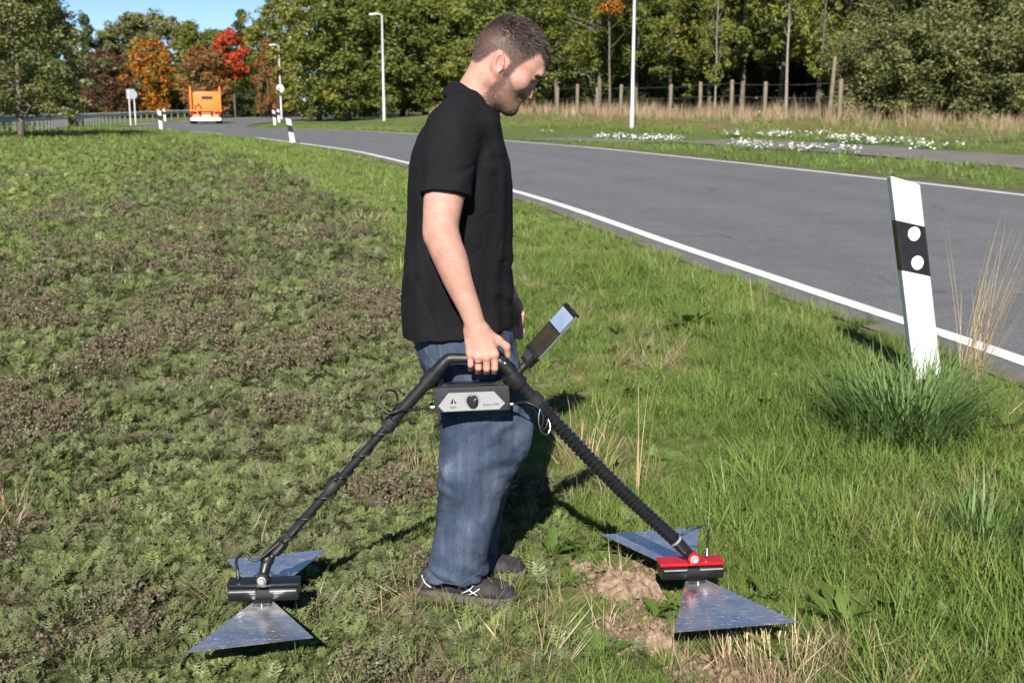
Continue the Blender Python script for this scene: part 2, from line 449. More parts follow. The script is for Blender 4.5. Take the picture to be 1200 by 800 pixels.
def scatter(name, kind, P, scl, tint, label, cat, tilt=0.15, seed=1, flat=None):
    r = np.random.default_rng(seed); n = len(P)
    me = bpy.data.meshes.new(name); me.vertices.add(n); me.vertices.foreach_set('co', np.ascontiguousarray(P, np.float32).ravel())
    rot = np.stack([r.normal(0, tilt, n), r.normal(0, tilt, n), r.uniform(0, 6.283, n)], 1).astype(np.float32)
    s = np.asarray(scl, np.float32); s = np.stack([s, s, s * r.uniform(.8, 1.2, n)], 1).astype(np.float32)
    if flat is not None: s[:, 2] *= flat
    for nm, ty, fld_, arr in (('idx', 'INT', 'value', r.integers(0, SRC[kind][1], n).astype(np.int32)), ('rot', 'FLOAT_VECTOR', 'vector', rot),
                              ('scl', 'FLOAT_VECTOR', 'vector', s), ('tint', 'FLOAT', 'value', np.asarray(tint, np.float32))):
        a = me.attributes.new(nm, ty, 'POINT'); a.data.foreach_set(fld_, arr.ravel())
    o = bpy.data.objects.new(name, me); COL.objects.link(o)
    md = o.modifiers.new('scatter', 'NODES'); md.node_group = SCATTER
    md[[i for i in SCATTER.interface.items_tree if i.name == 'Sources'][0].identifier] = SRC[kind][0]
    tag(o, label, cat, kind='stuff')
    return o
def veg_mat(name, stops, trans=0.3, gloss=0.05, wt=0.6, wl=0.25, wr=0.15):
    m, t = mat_new(name)
    a = nd(t, 'ShaderNodeAttribute', attribute_name='rnd')
    ti = nd(t, 'ShaderNodeAttribute', attribute_name='tint', attribute_type='INSTANCER')
    oi = nd(t, 'ShaderNodeObjectInfo')
    v = mathn(t, 'ADD', mathn(t, 'MULTIPLY', ti.outputs['Fac'], wt), mathn(t, 'ADD', mathn(t, 'MULTIPLY', a.outputs['Fac'], wl), mathn(t, 'MULTIPLY', oi.outputs['Random'], wr)))
    cc = ramp(t, v, stops)
    d = nd(t, 'ShaderNodeBsdfDiffuse'); t.links.new(cc, d.inputs[0])
    tr = nd(t, 'ShaderNodeBsdfTranslucent'); t.links.new(mixc(t, 0.35, cc, (.22, .30, .03)), tr.inputs[0])
    m1 = nd(t, 'ShaderNodeMixShader'); m1.inputs[0].default_value = trans
    t.links.new(d.outputs[0], m1.inputs[1]); t.links.new(tr.outputs[0], m1.inputs[2])
    gl = nd(t, 'ShaderNodeBsdfGlossy'); gl.inputs['Roughness'].default_value = 0.4
    m2 = nd(t, 'ShaderNodeMixShader'); m2.inputs[0].default_value = gloss
    t.links.new(m1.outputs[0], m2.inputs[1]); t.links.new(gl.outputs[0], m2.inputs[2])
    o = nd(t, 'ShaderNodeOutputMaterial'); t.links.new(m2.outputs[0], o.inputs[0])
    return m
def fin_mesh(name, V, F, rnd, mat):
    """triangles with a per-vertex random value"""
    me = mesh_np(name, np.array(V), np.array(F))
    a = me.attributes.new('rnd', 'FLOAT', 'POINT'); a.data.foreach_set('value', np.array(rnd, np.float32))
    me.materials.append(mat); return me

def blade(V, F, C, r, p, yaw, L, w, lean, curl, val, seg=4, fold=0.0):
    d = np.array([math.cos(yaw), math.sin(yaw), 0]); sd = np.array([-d[1], d[0], 0])
    n0 = len(V); pos = np.array(p, float); ang = lean
    for k in range(seg + 1):
        tt = k / seg
        ww = w * (1 - tt ** 1.6) * (0.75 + 0.5 * min(1, tt * 3)) * 0.5
        if k == seg:
            V.append(pos.copy()); C.append(val + 0.25)
        else:
            V.append(pos - sd * ww); V.append(pos + sd * ww); C += [val + 0.25 * tt, val + 0.25 * tt]
            step = L / seg
            pos = pos + (d * math.sin(ang) + np.array([0, 0, math.cos(ang)])) * step; ang += curl / seg
    for k in range(seg - 1):
        a = n0 + 2 * k; F += [(a, a + 1, a + 3), (a, a + 3, a + 2)]
    a = n0 + 2 * (seg - 1); F.append((a, a + 1, a + 2))
def grass_clump(name, mat, nb, Lr, w, spread, lean, curl, seed, seg=4):
    r = np.random.default_rng(seed); V = []; F = []; C = []
    for i in range(nb):
        a = r.uniform(0, 6.283); q = spread * math.sqrt(r.random())
        blade(V, F, C, r, (q * math.cos(a), q * math.sin(a), -0.01), a + r.normal(0, .9), r.uniform(*Lr), w * r.uniform(.7, 1.3), abs(r.normal(lean, lean * .6)), r.uniform(.2, 1) * curl, r.uniform(0, .75), seg)
    return fin_mesh(name, V, F, C, mat)
def feather_leaf(V, F, C, r, p, yaw, L, lean, curl, val, pairs=8):
    """finely divided leaf of yarrow or wild carrot"""
    d = np.array([math.cos(yaw), math.sin(yaw), 0]); sd = np.array([-d[1], d[0], 0]); up = np.array([0, 0, 1.0])
    pos = np.array(p, float); ang = lean; st = L / pairs
    for k in range(pairs):
        tt = (k + .5) / pairs
        ax = d * math.sin(ang) + up * math.cos(ang); nn = up * math.sin(ang) - d * math.cos(ang)
        nxt = pos + ax * st
        n0 = len(V)                                       # midrib piece
        V += [pos - sd * .0008, pos + sd * .0008, nxt]; C += [val] * 3; F.append((n0, n0 + 1, n0 + 2))
        if k > 0:
            ll = L * .30 * math.sin(math.pi * min(1, tt * .85 + .12)) * r.uniform(.7, 1.2)
            for s in (-1, 1):
                dr = sd * s * .85 + ax * .55 + nn * r.normal(.12, .2); dr /= np.linalg.norm(dr)
                n0 = len(V); tip = pos + dr * ll; side = np.cross(dr, nn); side /= np.linalg.norm(side)
                wd = ll * .20
                V += [pos, pos + dr * ll * .55 + side * wd, tip, pos + dr * ll * .55 - side * wd]
                C += [val, val + .1, val + .3, val + .1]; F += [(n0, n0 + 1, n0 + 2), (n0, n0 + 2, n0 + 3)]
                for q in (.4, .7):                         # tiny side teeth
                    n0 = len(V); b = pos + dr * ll * q
                    for s2 in (-1, 1):
                        n0 = len(V); e = b + (side * s2 * .8 + dr * .6) * ll * .28
                        V += [b - dr * ll * .07, b + dr * ll * .07, e]; C += [val + .1, val + .1, val + .3]; F.append((n0, n0 + 1, n0 + 2))
        pos = nxt; ang += curl / pairs
def feather_clump(name, mat, nl, Lr, seed, spread=.02, lean=.8):
    r = np.random.default_rng(seed); V = []; F = []; C = []
    for i in range(nl):
        a = i / nl * 6.283 + r.normal(0, .5)
        feather_leaf(V, F, C, r, (spread * math.cos(a), spread * math.sin(a), -.005), a, r.uniform(*Lr), abs(r.normal(lean, .3)), r.uniform(.1, .9), r.uniform(0, .6))
    return fin_mesh(name, V, F, C, mat)
def twig_clump(name, mat, seed, n=14, h=(.04, .09)):
    """small upright seed stalks with knobbly heads"""
    r = np.random.default_rng(seed); V = []; F = []; C = []
    for i in range(n):
        a = r.uniform(0, 6.283); q = .04 * math.sqrt(r.random()); L = r.uniform(*h); yaw = r.uniform(0, 6.283)
        p = np.array((q * math.cos(a), q * math.sin(a), 0.0)); tip = p + np.array((math.cos(yaw) * L * .4, math.sin(yaw) * L * .4, L))
        n0 = len(V); V += [p - (.0009, 0, 0), p + (.0009, 0, 0), tip]; C += [.2] * 3; F.append((n0, n0 + 1, n0 + 2))
        for k in range(9):
            b = p + (tip - p) * r.uniform(.4, 1.05); dv = r.normal(0, 1, 3); dv /= np.linalg.norm(dv); sv = np.cross(dv, r.normal(0, 1, 3)); sv /= np.linalg.norm(sv)
            l = r.uniform(.006, .014); n0 = len(V); vv = r.uniform(0, .8)
            V += [b, b + dv * l * .5 + sv * l * .35, b + dv * l, b + dv * l * .5 - sv * l * .35]; C += [vv] * 4; F += [(n0, n0 + 1, n0 + 2), (n0, n0 + 2, n0 + 3)]
    return fin_mesh(name, V, F, C, mat)
def broad_clump(name, mat, nl, Lr, wr, seed, lean=.95):
    """rosette of dock or dandelion leaves"""
    r = np.random.default_rng(seed); V = []; F = []; C = []
    for i in range(nl):
        a = i / nl * 6.283 + r.normal(0, .35); L = r.uniform(*Lr); wd = L * wr; d = np.array([math.cos(a), math.sin(a), 0]); sd = np.array([-d[1], d[0], 0])
        pos = d * .005; ang = abs(r.normal(lean, .25)); n0 = len(V); S = 6; cu = r.uniform(.1, .8); val = r.uniform(0, .7)
        for k in range(S + 1):
            tt = k / S; ww = wd * (math.sin(math.pi * min(1, tt * .9 + .06)) ** .8) * (.55 + .45 * tt) * (1 + .18 * (-1) ** k)
            rise = np.array([0, 0, .35 * ww])
            V += [pos - sd * ww + rise, pos, pos + sd * ww + rise]; C += [val, val + .15, val + .05]
            pos = pos + (d * math.sin(ang) + np.array([0, 0, math.cos(ang)])) * L / S; ang += cu / S
        for k in range(S):
            b = n0 + 3 * k; F += [(b, b + 1, b + 4), (b, b + 4, b + 3), (b + 1, b + 2, b + 5), (b + 1, b + 5, b + 4)]
    return fin_mesh(name, V, F, C, mat)

M_weed = veg_mat('weed_leaf', [(0.0, (.125, .068, .060)), (0.22, (.160, .118, .086)), (0.36, (.145, .145, .082)), (0.62, (.148, .180, .074)), (1.0, (.235, .285, .088))], .2, .012, .62, .24, .14)
M_grass = veg_mat('grass_blade', [(0.0, (.066, .108, .030)), (0.45, (.138, .202, .048)), (0.8, (.225, .292, .080)), (1.0, (.33, .35, .15))], .35, .010, .5, .35, .15)
M_blue = veg_mat('bluish_grass_blade', [(0.0, (.025, .060, .026)), (0.5, (.050, .105, .040)), (1.0, (.13, .20, .08))], .3, .03, .4, .45, .15)
M_straw = veg_mat('dry_straw', [(0.0, (.18, .115, .070)), (0.5, (.33, .24, .145)), (1.0, (.48, .39, .26))], .2, .03, .3, .5, .2)
M_broad = veg_mat('broad_leaf', [(0.0, (.050, .085, .022)), (0.5, (.085, .135, .030)), (1.0, (.15, .20, .050))], .3, .01, .4, .4, .2)
M_petal = veg_mat('white_flower_heads', [(0.0, (.62, .62, .58)), (1.0, (.85, .85, .82))], .1, .0)

source('weed', [feather_clump('weed', M_weed, 9 + i % 3, (.05 + .008 * i, .09 + .01 * i), 100 + i) for i in range(6)])
source('twig', [twig_clump('twig', M_weed, 130 + i) for i in range(4)])
source('grass', [grass_clump('grass', M_grass, 22, (.05, .16), .0036, .04, .5, 1.3, 200 + i) for i in range(6)])
source('tallgrass', [grass_clump('tallgrass', M_grass, 20, (.14, .30), .0048, .05, .45, 1.5, 230 + i, 5) for i in range(5)])
source('fargrass', [grass_clump('fargrass', M_grass, 16, (.06, .15), .010, .09, .5, 1.0, 250 + i, 2) for i in range(4)])
source('straw', [grass_clump('straw', M_straw, 20, (.06, .22), .0026, .05, .7, 1.0, 260 + i, 3) for i in range(4)])
source('reed', [grass_clump('reed', M_straw, 16, (.5, 1.1), .012, .18, .25, .6, 270 + i, 3) for i in range(5)])
source('broad', [broad_clump('broad', M_broad, 6 + i, (.07, .15), .16 + .03 * i, 280 + i) for i in range(4)])

def spread(dens, x0, x1, y0, y1, seed):
    """random points in a world rectangle, thinned by a density function per square metre"""
    r = np.random.default_rng(seed); A = (x1 - x0) * (y1 - y0); n = int(A * dens)
    return r.uniform(x0, x1, n), r.uniform(y0, y1, n)
def rings(dfun, seed, ymax=70, y0=2.2):
    """points in a widening wedge in front of the viewpoint; density falls with distance"""
    X = []; Y = []; y = y0; k = 0
    while y < ymax:
        y2 = y * 1.18; hw = .55 * y2 + 1.3
        x_, y_ = spread(dfun((y + y2) / 2), -hw, hw, y, y2, seed * 1000 + k); X.append(x_); Y.append(y_); y = y2; k += 1
    x = np.concatenate(X); y = np.concatenate(Y); u = ucoord(x, y)
    return x, y, u
def at_ground(x, y, u): return np.stack([x, y, ground_h(x, y, u)], 1)
# field weeds
x, y, u = rings(lambda d: min(1350, 1350 * (3.6 / d) ** 1.42), 1, 62)
fs = field_side(x, y)
r_ = np.random.default_rng(5)
keep = (u < -.6) & (fs > r_.normal(0, .12, len(x))) & (r_.random(len(x)) < .35 + .9 * vnoise(x, y, .22, 41)) & (r_.random(len(x)) > bare(x, y))
x, y, u = x[keep], y[keep], u[keep]
fg = .55 * sstep(-.6, -2.8, x + .27 * y) * sstep(7, 12, y) + .12 * sstep(10, 30, y)
brown = vnoise(x, y, .38, 42) * .62 + vnoise(x, y, 2.2, 43) * .16 + vnoise(x, y, .14, 44) * .50 + .04
tint = np.clip(1.10 - .98 * brown + fg + r_.normal(0, .10, len(x)), 0, 1)
sc_ = np.clip((y / 3.6) ** .45, .85, 2.2) * r_.uniform(.36, .80, len(x))
scatter('field_weeds', 'weed', at_ground(x, y, u), sc_, tint, 'low feathery green and brown weeds covering the field', 'weeds', .2, 3, .8)
# brown seed heads between the weeds
x, y, u = rings(lambda d: min(320, 320 * (3.6 / d) ** 1.6), 2, 50)
fs = field_side(x, y); brown = vnoise(x, y, .38, 42) * .75 + vnoise(x, y, 2.2, 43) * .25
keep = (u < -.6) & (fs > .1) & (r_.random(len(x)) < (1.0 - .55 * sstep(5, 10, y)) * sstep(.46, .66, brown) * sstep(26, 10, y))
x, y, u = x[keep], y[keep], u[keep]
scatter('seed_heads', 'twig', at_ground(x, y, u), np.clip((y / 3.6) ** .6, .9, 5) * r_.uniform(.7, 1.2, len(x)), r_.uniform(.05, .42, len(x)), 'reddish brown dry seed heads among the field weeds', 'weeds', .25, 4)
# grass in the field, thin near, thicker far to the left
x, y, u = rings(lambda d: min(190, 190 * (3.6 / d) ** 1.25), 3, 66)
fs = field_side(x, y)
keep = (u < -.6) & (fs > -.05) & (r_.random(len(x)) < .15 + 1.1 * sstep(.45, .75, vnoise(x, y, .9, 46)) + .6 * sstep(16, 34, y) + 1.0 * sstep(-.6, -2.8, x + .27 * y) * sstep(6, 11, y))
x, y, u = x[keep], y[keep], u[keep]
near = y < 9
scatter('field_grass', 'grass', at_ground(x[near], y[near], u[near]), r_.uniform(.5, .9, near.sum()), r_.uniform(.3, .9, near.sum()), 'thin grass growing among the field weeds', 'grass', .2, 5)
fr = ~near
scatter('far_field_grass', 'fargrass', at_ground(x[fr], y[fr], u[fr]), np.clip((y[fr] / 9) ** .55, 1, 3) * r_.uniform(.5, .9, fr.sum()), np.clip(.45 + .3 * vnoise(x[fr], y[fr], 5, 47) + r_.normal(0, .12, fr.sum()), 0, 1), 'short bright grass in the far part of the field', 'grass', .2, 6)
# verge between field and road
def verge_mask(x, y, u, fs): return (u < -.10 - .32 * vnoise(x, y, .22, 51)) & (fs < r_.normal(.05, .12, len(x)))
x, y, u = rings(lambda d: min(800, 800 * (3.8 / d) ** 1.4), 4, 58)
fs = field_side(x, y); keep = verge_mask(x, y, u, fs) & (r_.random(len(x)) > bare(x, y) * 1.1) & (r_.random(len(x)) < .45 + .8 * vnoise(x, y, .3, 53))
x, y, u = x[keep], y[keep], u[keep]; near = y < 13
hgt = .50 + .75 * vnoise(x, y, .8, 54); hgt *= np.where(u > -.8, .65, 1.0) * (.72 + .45 * sstep(.5, 1.5, x))
ti = np.clip(.05 + .6 * vnoise(x, y, .7, 55) + .35 * vnoise(x, y, .2, 56) + .25 * sstep(6, 20, y) + r_.normal(0, .1, len(x)), 0, 1)
scatter('verge_grass', 'grass', at_ground(x[near], y[near], u[near]), (hgt * np.clip((y / 4.5) ** .35, 1, 2))[near], ti[near], 'lush green grass on the verge beside the road', 'grass', .2, 7)
fr = ~near
scatter('far_verge_grass', 'fargrass', at_ground(x[fr], y[fr], u[fr]), (hgt * np.clip((y / 11) ** .5, 1, 3))[fr], ti[fr], 'short green grass on the verge towards the bend', 'grass', .2, 8)
# longer tufts on the verge to the right
x, y, u = rings(lambda d: min(130, 130 * (3.8 / d) ** 1.2), 5, 16)
fs = field_side(x, y)
keep = (u < -.75) & (fs < -.45) & (r_.random(len(x)) < sstep(.40, .72, vnoise(x, y, .55, 57)) * (.25 + .75 * sstep(.4, 1.4, x))) & (bare(x, y) < .2)
x, y, u = x[keep], y[keep], u[keep]
scatter('tall_verge_grass', 'tallgrass', at_ground(x, y, u), r_.uniform(.5, .95, len(x)), np.clip(.1 + .9 * vnoise(x, y, .6, 58), 0, 1), 'long grass tufts on the verge', 'grass', .2, 9)
# straw and dead stems
x, y, u = rings(lambda d: min(200, 200 * (3.8 / d) ** 1.2), 6, 30)
fs = field_side(x, y)
pz = sstep(.66, .8, vnoise(x, y, .45, 61)) * (u < -.5) * np.where(fs > .3, .25, .75) + .5 * bare(x, y) + .9 * np.exp(-(((x - .72) / .30) ** 2 + ((y - 2.62) / .16) ** 2)) + .5 * np.exp(-(((x - .28) / .12) ** 2 + ((y - 4.9) / .5) ** 2))
keep = (r_.random(len(x)) < pz) & (u < -.4); x, y, u = x[keep], y[keep], u[keep]
scatter('straw', 'straw', at_ground(x, y, u), r_.uniform(.5, 1.0, len(x)), r_.random(len(x)), 'dead straw lying in the grass', 'straw', .35, 10)
x, y, u = rings(lambda d: min(26, 26 * (3.8 / d) ** 1.1), 7, 16)
fs = field_side(x, y); keep = (u < -.6) & ((fs < 0) | (r_.random(len(x)) < .06)) & (bare(x, y) < .3); x, y, u = x[keep], y[keep], u[keep]
scatter('broad_weeds', 'broad', at_ground(x, y, u), r_.uniform(.3, .75, len(x)), r_.random(len(x)), 'broad leaved dandelion and dock rosettes in the verge', 'weeds', .12, 11)
# across the road
x = r_.uniform(-25, 45, 26000); y = r_.uniform(8, 75, 26000); u = ucoord(x, y)
i_ = np.interp(y, NL[:, 1], np.arange(len(NL)))
apron = (u < 12.9) & (u > 12.7 - 4.4 * sstep(33, 41, y - .42 * u)) & (y > 30) & (y < 56)
keep = (((u > ROAD_W + .5) & (u < 12.7)) | ((u > 15.9) & (u < 24.5))) & ~apron & (r_.random(len(x)) < np.where(u > 18, .55, .95)); xs, ys, us = x[keep], y[keep], u[keep]
scatter('far_bank_grass', 'fargrass', at_ground(xs, ys, us), r_.uniform(1.0, 2.2, len(xs)) * np.where(us > 16, 1.0, .85), np.clip(.25 + .6 * vnoise(xs, ys, 3, 63), 0, 1), 'mown grass on the bank across the road', 'grass', .2, 12)
x = r_.uniform(-30, 60, 30000); y = r_.uniform(20, 100, 30000); u = ucoord(x, y)
keep = (u > 20 + 3 * vnoise(x, y, 5, 64)) & (u < 28) & (r_.random(len(x)) < .30 + .5 * sstep(.35, .6, vnoise(x, y, 2.5, 65))); x, y, u = x[keep], y[keep], u[keep]
scatter('dry_tall_grass', 'reed', at_ground(x, y, u), r_.uniform(.55, 1.15, len(x)) * np.where(x > 16, .6, 1), .25 + r_.random(len(x)) * .75, 'tall dry straw coloured grass along the wooden fence', 'grass', .15, 13)

# white daisies beside the path
def flower_clump(name, seed):
    r = np.random.default_rng(seed); V = []; F = []; C = []
    for i in range(26):
        a = r.uniform(0, 6.283); q = .45 * math.sqrt(r.random()); h = r.uniform(.08, .24); c0 = np.array((q * math.cos(a), q * math.sin(a), h)); tl = r.normal(0, .25, 2); n0 = len(V); R0 = r.uniform(.026, .046)
        V.append(c0); C.append(.5)
        for k in range(7):
            b = k * .8976; V.append(c0 + np.array((R0 * math.cos(b), R0 * math.sin(b), R0 * (tl[0] * math.cos(b) + tl[1] * math.sin(b))))); C.append(r.random())
        for k in range(7): F.append((n0, n0 + 1 + k, n0 + 1 + (k + 1) % 7))
    return fin_mesh(name, V, F, C, M_petal)
source('flower', [flower_clump('flower', 290 + i) for i in range(3)])
source('herb', [grass_clump('herb', M_blue, 40, (.08, .24), .014, .28, .35, .7, 295 + i, 2) for i in range(3)])
fl = []
for (px, py, n_, sx, sy) in ((770, 166, 26, 1.6, 1.2), (745, 163, 10, 1.0, 1.2), (905, 166, 10, 1.0, .8), (935, 173, 30, 1.5, 1.3), (975, 177, 30, 1.6, 1.3), (1020, 181, 16, 1.6, 1.0), (1045, 184, 6, 1.2, .6), (905, 152, 6, 1.0, .6), (665, 158, 7, 1.4, .6)):
    g_ = G(px, py); fl += [(g_.x + r_.normal(0, sx * .8), g_.y + r_.normal(0, sy * .8)) for _ in range(n_)]
fl = np.array(fl); u = ucoord(fl[:, 0], fl[:, 1]); ok = (u > ROAD_W + .6) & ((u < 13.4) | (u > 15.4)); fl = fl[ok]; u = u[ok]
P_ = at_ground(fl[:, 0], fl[:, 1], u)
scatter('daisies', 'flower', P_, r_.uniform(.7, 1.2, len(P_)), r_.random(len(P_)), 'patches of small white daisies beside the path', 'flowers', .08, 14)
scatter('daisy_stems', 'herb', P_, r_.uniform(.7, 1.1, len(P_)), r_.random(len(P_)), 'green stems and leaves of the daisies beside the path', 'flowers', .1, 15)
# ------------------------------------------------------------------ trees
def on_ray(px, u0, lo=10.0, hi=170.0):
    """ground point in the bearing of survey column px where the road offset is u0"""
    ys = np.linspace(lo, hi, 900); xs = (px - 600) / FPX * ys * 1.0
    uu = ucoord(xs, ys); k = int(np.argmax(uu >= u0))
    if uu[k] < u0: k = int(np.argmin(abs(ys - (94 + (u0 - 25) * 2.0))))
    return float(xs[k]), float(ys[k])
def px_at(px, Y): return ((px - 600) / FPX * Y, Y)

def leaves(centers, radii, n_per, size, seed, squash=.8, outward=.6, vals=None):
    r = np.random.default_rng(seed); C = np.repeat(np.array(centers), n_per, 0); RR = np.repeat(np.array(radii), n_per)
    n = len(C); d = r.normal(0, 1, (n, 3)); d /= np.linalg.norm(d, axis=1)[:, None]
    rad = RR * r.uniform(.35, 1.12, n) ** .7
    P = C + d * rad[:, None] * np.array([1, 1, squash])
    nrm = d * outward + r.normal(0, .6, (n, 3)) + np.array([0, 0, .35]); nrm /= np.linalg.norm(nrm, axis=1)[:, None]
    a = np.cross(nrm, r.normal(0, 1, (n, 3))); a /= np.linalg.norm(a, axis=1)[:, None]; b = np.cross(nrm, a)
    s = size * r.uniform(.6, 1.35, n)[:, None]
    V = np.stack([P - a * s * .6, P - b * s * .38 + nrm * s * .1, P + a * s * .6, P + b * s * .38 + nrm * s * .1], 1).reshape(-1, 3)
    F = np.arange(n * 4).reshape(n, 4)
    base = np.repeat(r.uniform(0, .55, len(centers)) if vals is None else vals, n_per)
    rnd = np.repeat(np.clip(base + r.uniform(0, .45, n), 0, 1), 4)
    return V, F, rnd
def crown_mesh(name, seed, H, base, rad, nclump, n_per, size, shape='round', cr=.5, gap=.0):
    r = np.random.default_rng(seed); cs = []; rs = []
    while len(cs) < nclump:
        tt = r.random(); z = base + (H - base) * tt
        if shape == 'round': w_ = math.sqrt(max(0.02, 1 - (2 * tt - .95) ** 2)) * (1 - .12 * tt)
        elif shape == 'cone': w_ = max(.08, (1 - tt) ** .85)
        elif shape == 'tall': w_ = math.sqrt(max(0.02, 1 - (1.7 * tt - .6) ** 2 / 1.25))
        else: w_ = .55 + .45 * math.sin(tt * 2.2 + .5)
        a = r.uniform(0, 6.283); q = rad * w_ * (r.random() ** .38)
        wob = 1 + .22 * math.sin(a * 3 + seed) + .14 * math.sin(a * 5 + tt * 7)
        cs.append((q * wob * math.cos(a), q * wob * math.sin(a), z)); rs.append(cr * r.uniform(.55, 1.25))
    V, F, rnd = leaves(cs, rs, n_per, size, seed + 1)
    me = mesh_np(name, V, F)
    at = me.attributes.new('rnd', 'FLOAT', 'POINT'); at.data.foreach_set('value', rnd.astype(np.float32))
    return me, cs
def trunk_mesh(name, seed, H, r0, limbs, cs, lean=.03, bare=0):
    r = np.random.default_rng(seed); mb = MB(); pts = []; rads = []; x = y = 0.0
    for k in range(9):
        z = H * k / 8; pts.append((x, y, z - (.15 if k == 0 else 0))); rads.append(r0 * (1 - .82 * (k / 8) ** .8) * (1.35 if k == 0 else 1)); x += r.normal(lean * .3, lean * H / 8); y += r.normal(0, lean * H / 8)
    mb.tube(pts, rads, 8)
    for i in range(limbs):
        c_ = Vector(cs[r.integers(len(cs))]) if cs else Vector((r.normal(0, H * .16), r.normal(0, H * .16), H * r.uniform(.5, 1)))
        zb = min(H * .85, max(H * .22, c_.z - r.uniform(.5, 1.6))); k = min(7, int(zb / H * 8)); f = zb / H * 8 - k
        b = Vector(pts[k]).lerp(Vector(pts[k + 1]), f); m = b.lerp(c_, .5) + Vector((r.normal(0, .12), r.normal(0, .12), r.uniform(0, .25)))
        rr = rads[k] * r.uniform(.28, .5); mb.tube(spline([b, m, c_], 3), list(np.linspace(rr, rr * .25, 7)), 5)
    for i in range(bare):                                  # leafless branches
        zb = H * r.uniform(.35, .9); k = min(7, int(zb / H * 8)); b = Vector(pts[k]).lerp(Vector(pts[k + 1]), zb / H * 8 - k)
        a = r.uniform(0, 6.283); L = r.uniform(.7, 1.8); e = b + Vector((math.cos(a) * L * .7, math.sin(a) * L * .7, L * .75)); m = b.lerp(e, .5) + Vector((0, 0, -.1)); rr = rads[k] * .38
        mb.tube(spline([b, m, e], 3), list(np.linspace(rr, rr * .2, 7)), 5)
        for q in range(3):
            s = m.lerp(e, r.random()); mb.tube([s, s + Vector((r.normal(0, .35), r.normal(0, .35), r.uniform(.1, .6)))], [rr * .4, rr * .12], 4)
    me = mb.mesh(name); me.polygons.foreach_set('use_smooth', np.ones(len(me.polygons), bool)); return me

m_bark, t = mat_new('bark'); co = obj_co(t)
bn = noise(t, 6, 6, .7, co); cc = ramp(t, bn, [(.3, (.060, .050, .040)), (.7, (.19, .165, .135))]); principled(t, cc, .95, 0, .2, bump(t, bn, .8, .05))
m_bark_pale, t = mat_new('pale_bark'); co = obj_co(t)
bn = noise(t, 7, 6, .7, co); cc = ramp(t, bn, [(.3, (.13, .115, .10)), (.7, (.34, .31, .27))]); principled(t, cc, .95, 0, .2, bump(t, bn, .8, .05))
L_green = leaf_mat('green_foliage', [(0, (.042, .062, .016)), (.4, (.105, .132, .032)), (.75, (.180, .195, .048)), (1, (.27, .255, .07))], .35, big=.35)
L_olive = leaf_mat('olive_foliage', [(0, (.075, .085, .034)), (.5, (.160, .165, .066)), (1, (.26, .25, .105))], .3, big=.5)
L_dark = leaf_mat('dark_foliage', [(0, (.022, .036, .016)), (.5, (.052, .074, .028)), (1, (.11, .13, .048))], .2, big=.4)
L_yellow = leaf_mat('yellow_green_foliage', [(0, (.075, .100, .022)), (.5, (.160, .178, .036)), (1, (.32, .26, .055))], .35, big=.5)
L_orange = leaf_mat('orange_autumn_foliage', [(0, (.12, .10, .022)), (.35, (.25, .135, .024)), (.7, (.44, .150, .022)), (1, (.55, .20, .03))], .3, big=.6)
L_red = leaf_mat('red_autumn_foliage', [(0, (.22, .055, .024)), (.5, (.44, .060, .024)), (1, (.58, .11, .035))], .3, big=.6)
L_rust = leaf_mat('rust_autumn_foliage', [(0, (.090, .062, .026)), (.5, (.20, .098, .036)), (1, (.34, .15, .045))], .3, big=.6)
L_maroon = leaf_mat('maroon_autumn_foliage', [(0, (.050, .030, .022)), (.5, (.105, .045, .030)), (1, (.19, .075, .04))], .3, big=.6)
L_bush = leaf_mat('pale_willow_foliage', [(0, (.058, .074, .026)), (.5, (.142, .152, .058)), (1, (.26, .25, .10))], .3, big=.5)

KIND = {}
def kind(nm, H, base, rad, ncl, npr, size, shape, cr, r0, limbs, seed, bare=0):
    cm, cs = crown_mesh('crown', seed, H, base, rad, ncl, npr, size, shape, cr)
    tm = trunk_mesh('trunk', seed + 5, H * .92, r0, limbs, cs, bare=bare); KIND[nm] = (cm, tm, H)
for i in range(4): kind('full%d' % i, 10, .7, 2.9, 130, 75, .22, 'tall', .62, .17, 16, 300 + 10 * i)
for i in range(3): kind('high%d' % i, 11, 3.0, 3.0, 100, 100, .17, 'round', .66, .16, 16, 400 + 10 * i, 4)
for i in range(2): kind('small%d' % i, 7, .5, 2.4, 100, 75, .22, 'tall', .55, .10, 12, 500 + 10 * i)
for i in range(2): kind('pine%d' % i, 12, .5, 2.4, 120, 60, .24, 'cone', .5, .15, 14, 600 + 10 * i)
for i in range(3): kind('bush%d' % i, 3.6, .1, 1.6, 85, 120, .095, 'bush', .40, .05, 10, 700 + 10 * i, 6)
for i in range(3): kind('fine%d' % i, 8, 1.3, 2.6, 120, 130, .11, 'tall', .50, .12, 16, 900 + 10 * i, 6)
kind('ball', 8, 3.6, 1.75, 60, 80, .20, 'round', .5, .10, 12, 960, 3)
kind('topleaf', 9, 6.0, 1.3, 26, 70, .17, 'round', .45, .10, 8, 950, 4)
for i in range(2): kind('thin%d' % i, 10, 2.5, 2.0, 40, 50, .19, 'round', .5, .14, 10, 800 + 10 * i, 9)
_rt = np.random.default_rng(99)
for me_ in [m for k in KIND.values() for m in k[:2]]: me_.materials.append(None)
